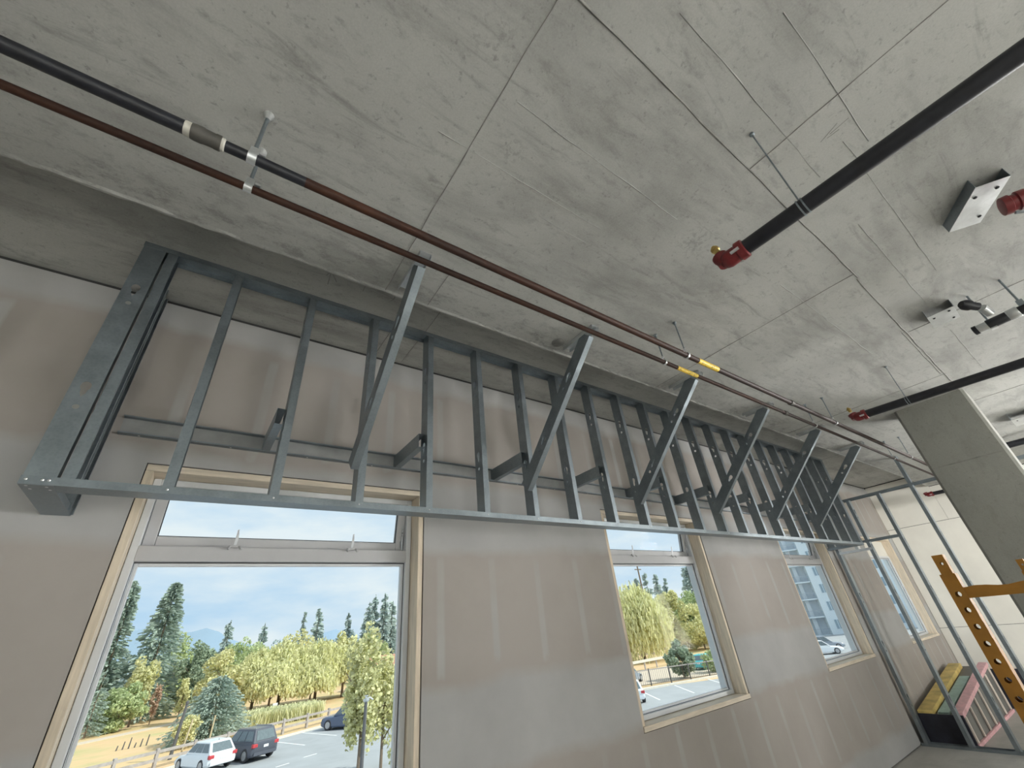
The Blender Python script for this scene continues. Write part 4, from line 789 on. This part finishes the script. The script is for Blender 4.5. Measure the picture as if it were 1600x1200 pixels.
# ---- cars (x forward)
def car(x, y, heading, paint, label, Lc=4.35, W=1.80, H=1.48, suv=False, plate_m=True):
    root = tag(empty('parked_car', (x, y, ZG + .02), heading), label, 'car'); hl = Lc / 2; hw = W / 2; g = .20; bz = .92 if not suv else 1.02
    def loft(name, sta, mat, par=root):
        vs = []; fs = []; m = len(sta[0][1])
        for xx, ring in sta: vs += [(xx, a, b) for a, b in ring]
        for i in range(len(sta) - 1):
            for c in range(m): fs.append((i * m + c, i * m + (c + 1) % m, (i + 1) * m + (c + 1) % m, (i + 1) * m + c))
        fs += [tuple(range(m))[::-1], tuple(range((len(sta) - 1) * m, len(sta) * m))]
        return MB().add(vs, fs).build(name, mat, par, True)
    def ring(w0, w1, z0, z1, r=.10): return [(-w0 + r, z0), (w0 - r, z0), (w0, z0 + r), (w0, (z0 + z1) / 2), (w1, z1 - r * .6), (w1 - r, z1), (-w1 + r, z1), (-w1, z1 - r * .6), (-w0, (z0 + z1) / 2), (-w0, z0 + r)]
    hood = .66 if not suv else .82
    loft('body', [(-hl, ring(hw * .80, hw * .76, .42, bz - .06)), (-hl + .12, ring(hw * .95, hw * .88, .30, bz)), (-hl + .6, ring(hw, hw * .93, g, bz + .01)), (.25, ring(hw, hw * .93, g, bz - .02)), (hl - 1.25, ring(hw, hw * .92, g, bz - .08)), (hl - .45, ring(hw * .97, hw * .88, g, hood + .10)), (hl - .10, ring(hw * .88, hw * .78, .28, hood)), (hl, ring(hw * .74, hw * .66, .38, hood - .12))], paint)
    rb, rt = (-hl + .10, -hl + .62) if not suv else (-hl + .08, -hl + .42); fb, ft = hl - 1.30, hl - 2.10
    def gr_(xb, z, w): return (xb, [(-w, z), (w, z)])
    def cab(name, xb0, xb1, xt0, xt1, wb, wt, z0, z1, mat, par=root):
        r = .06; P = [(xb0, -wb, z0), (xb1, -wb, z0), (xb1, wb, z0), (xb0, wb, z0), (xt0, -wt, z1), (xt1, -wt, z1), (xt1, wt, z1), (xt0, wt, z1)]
        return bev(MB().add(P, [(3, 2, 1, 0), (4, 5, 6, 7), (0, 1, 5, 4), (1, 2, 6, 5), (2, 3, 7, 6), (3, 0, 4, 7)]).build(name, mat, par), .05, 3)
    cab('cabin', rb, fb, rt, ft, hw * .90, hw * .70, bz - .06, H, paint); 
    # glazing panels lying just proud of the cabin faces
    def onface(u0, u1, v0, v1, side):
        zz = lambda v: bz - .06 + (H - bz + .06) * v
        out = []
        for u, v in ((u0, v0), (u1, v0), (u1, v1), (u0, v1)):
            if side in ('l', 'r'):
                xa = (rb + (rt - rb) * v) * (1 - u) + (fb + (ft - fb) * v) * u; w = (hw * .90 + (hw * .70 - hw * .90) * v) + .006; out.append((xa, w if side == 'l' else -w, zz(v)))
            else:
                xe = (rb + (rt - rb) * v - .008) if side == 'b' else (fb + (ft - fb) * v + .008); w = hw * .90 + (hw * .70 - hw * .90) * v; out.append((xe, (u * 2 - 1) * w, zz(v)))
        return out
    for side, u0, u1, nm in (('l', .06, .34, 'side_window'), ('l', .37, .64, 'side_window'), ('l', .67, .95, 'side_window'), ('r', .06, .34, 'side_window'), ('r', .37, .64, 'side_window'), ('r', .67, .95, 'side_window'), ('b', .10, .90, 'rear_window'), ('f', .07, .93, 'windscreen')):
        q = onface(u0, u1, .18, .86, side); d = Vector(((0, .012, 0) if side == 'l' else (0, -.012, 0) if side == 'r' else (-.012, 0, .004) if side == 'b' else (.012, 0, .004)))
        q2 = [tuple(Vector(p) + d) for p in q]; MB().add(q + q2, [(0, 1, 2, 3), (4, 5, 6, 7), (0, 1, 5, 4), (1, 2, 6, 5), (2, 3, 7, 6), (3, 0, 4, 7)]).build(nm, 'car_glass', root)
    wr_ = .33 if not suv else .37
    for wx in (-hl + .82, hl - .88):
        for s in (-1, 1):
            w = MB().lathe((wx, s * (hw - .20), wr_), (0, s, 0), ((0, wr_ * .96), (.02, wr_), (.19, wr_), (.21, wr_ * .95)), 22).build('wheel', 'tyre', root, True)
            mb = MB().lathe((wx, s * (hw + .008), wr_), (0, s, 0), ((0, wr_ * .66), (.012, wr_ * .64), (.014, wr_ * .2), (.02, wr_ * .16)), 18); mb.build('rim', 'rim', w, True)
    for s in (-1, 1): bev(MB().box((-hl - .005, s * (hw * .60), bz - .26), (-hl + .22, s * (hw * .955), bz - .06)).build('tail_lamp', 'tail', root), .03, 2)
    if plate_m: MB().box((-hl - .015, -.16, bz - .32), (-hl + .01, .16, bz - .18)).build('number_plate', 'white_sign', root)
    MB().box((-hl + .02, -hw * .82, .34), (-hl - .03, hw * .82, .52)).build('bumper', paint if not suv else 'car_black', root)
    if suv:
        for s in (-1, 1): MB().box((rt + .1, s * hw * .60 - .02, H + .01), (ft - .1, s * hw * .60 + .02, H + .06)).build('roof_rail', 'rim', root)
    else: MB().prism(((0, 0), (.05, .0), (.0, .09)), (rt + .25, -.01, H - .005), (1, 0, 0), (0, 0, 1), (0, 1, 0), .02).build('aerial', 'pole', root)
    return root
hd = math.atan2(.92, -.39)
car(3.75, 41.6, hd, 'car_white', 'white hatchback parked nose to the rail fence'); car(6.15, 41.9, hd, 'car_black', 'charcoal suv parked beside the white hatchback', 4.55, 1.88, 1.72, True)
car(14.5, 46.6, math.atan2(.80, -.60), 'car_blue', 'dark blue suv parked behind the slender young maple', 4.5, 1.86, 1.70, True)
car(32.6, 30.0, math.atan2(.78, .62), 'car_white', 'white car half hidden by the left edge of the middle window', 4.5, 1.82, 1.52); car(41.2, 37.6, math.atan2(.35, .93), 'car_grey', 'blue-grey car behind the black metal fence', 4.4, 1.8, 1.5)
car(53.6, 36.4, math.atan2(.30, .95), 'car_teal', 'turquoise car at the right of the middle window', 4.4, 1.8, 1.5); car(66.0, 28.0, math.atan2(-.8, .6), 'car_white', 'white car below the apartment block', 4.5, 1.8, 1.5); car(72.0, 30.0, math.atan2(-.8, .6), 'car_grey', 'blue-grey car below the apartment block', 4.5, 1.8, 1.6)

# ---- far buildings
sh = tag(empty('low_building', (33.0, 84.0, ZG)), 'low building with brown roof behind the young maples', 'building'); MB().box((-4, -3, 0), (7, 3, 3.0)).build('wall', 'apt_white', sh); MB().prism(((-3.6, 3.0), (3.6, 3.0), (0, 4.6)), (-4.5, 0, 0), (0, 1, 0), (0, 0, 1), (1, 0, 0), 12).build('roof', 'roof_brown', sh)
ap = tag(empty('apartment_block', (101.0, 40.5, ZG), math.atan2(-.83, .55)), 'pale apartment block with balconies seen through the far windows', 'building')   # local x runs along the facade, -y faces us
FH = 3.05; NF = 6
MB().box((-9, 2.0, 0), (0.6, 14, FH * NF)).build('wall', 'apt_grey', ap); MB().box((0.6, 0, 0), (44, 14, FH * NF + .6)).build('wall', 'apt_white', ap); MB().box((-9.4, 1.6, FH * NF), (.6, 14.4, FH * NF + .4)).build('roof', 'apt_grey', ap)
def awin(x0, x1, z0, z1, y):
    w = MB().box((x0, y - .06, z0), (x1, y + .02, z1)).build('window', 'apt_white', ap); xm = (x0 + x1) / 2
    for a, b in ((x0 + .10, xm - .05), (xm + .05, x1 - .10)): MB().box((a, y - .08, z0 + .10), (b, y - .058, z1 - .10)).build('pane', 'apt_glass', w)
for f in range(NF):
    z = f * FH
    awin(-3.4, -1.9, z + .25, z + 2.45, 2.0); awin(-6.6, -5.2, z + .9, z + 2.4, 2.0)
    for xx in (1.6, 3.5, 6.5, 9.0, 12.0, 15.0, 18.0, 21.0, 24.0, 27.0, 30.0): awin(xx, xx + 1.1, z + .8, z + 2.5, 0)
    MB().box((-5.0, .3, z - .12), (0.55, 2.0, z + .10)).build('balcony_slab', 'apt_white', ap)
    r = MB().box((-5.0, .3, z + 1.05), (.55, .36, z + 1.12))
    for i in range(22): r.box((-4.95 + i * .255, .31, z + .1), (-4.91 + i * .255, .35, z + 1.05))
    r.build('balcony_railing', 'apt_rail', ap)
    MB().box((-1.6, 1.2, z + .10), (-.9, 2.0, z + 2.9)).build('pilaster', 'apt_grey', ap)
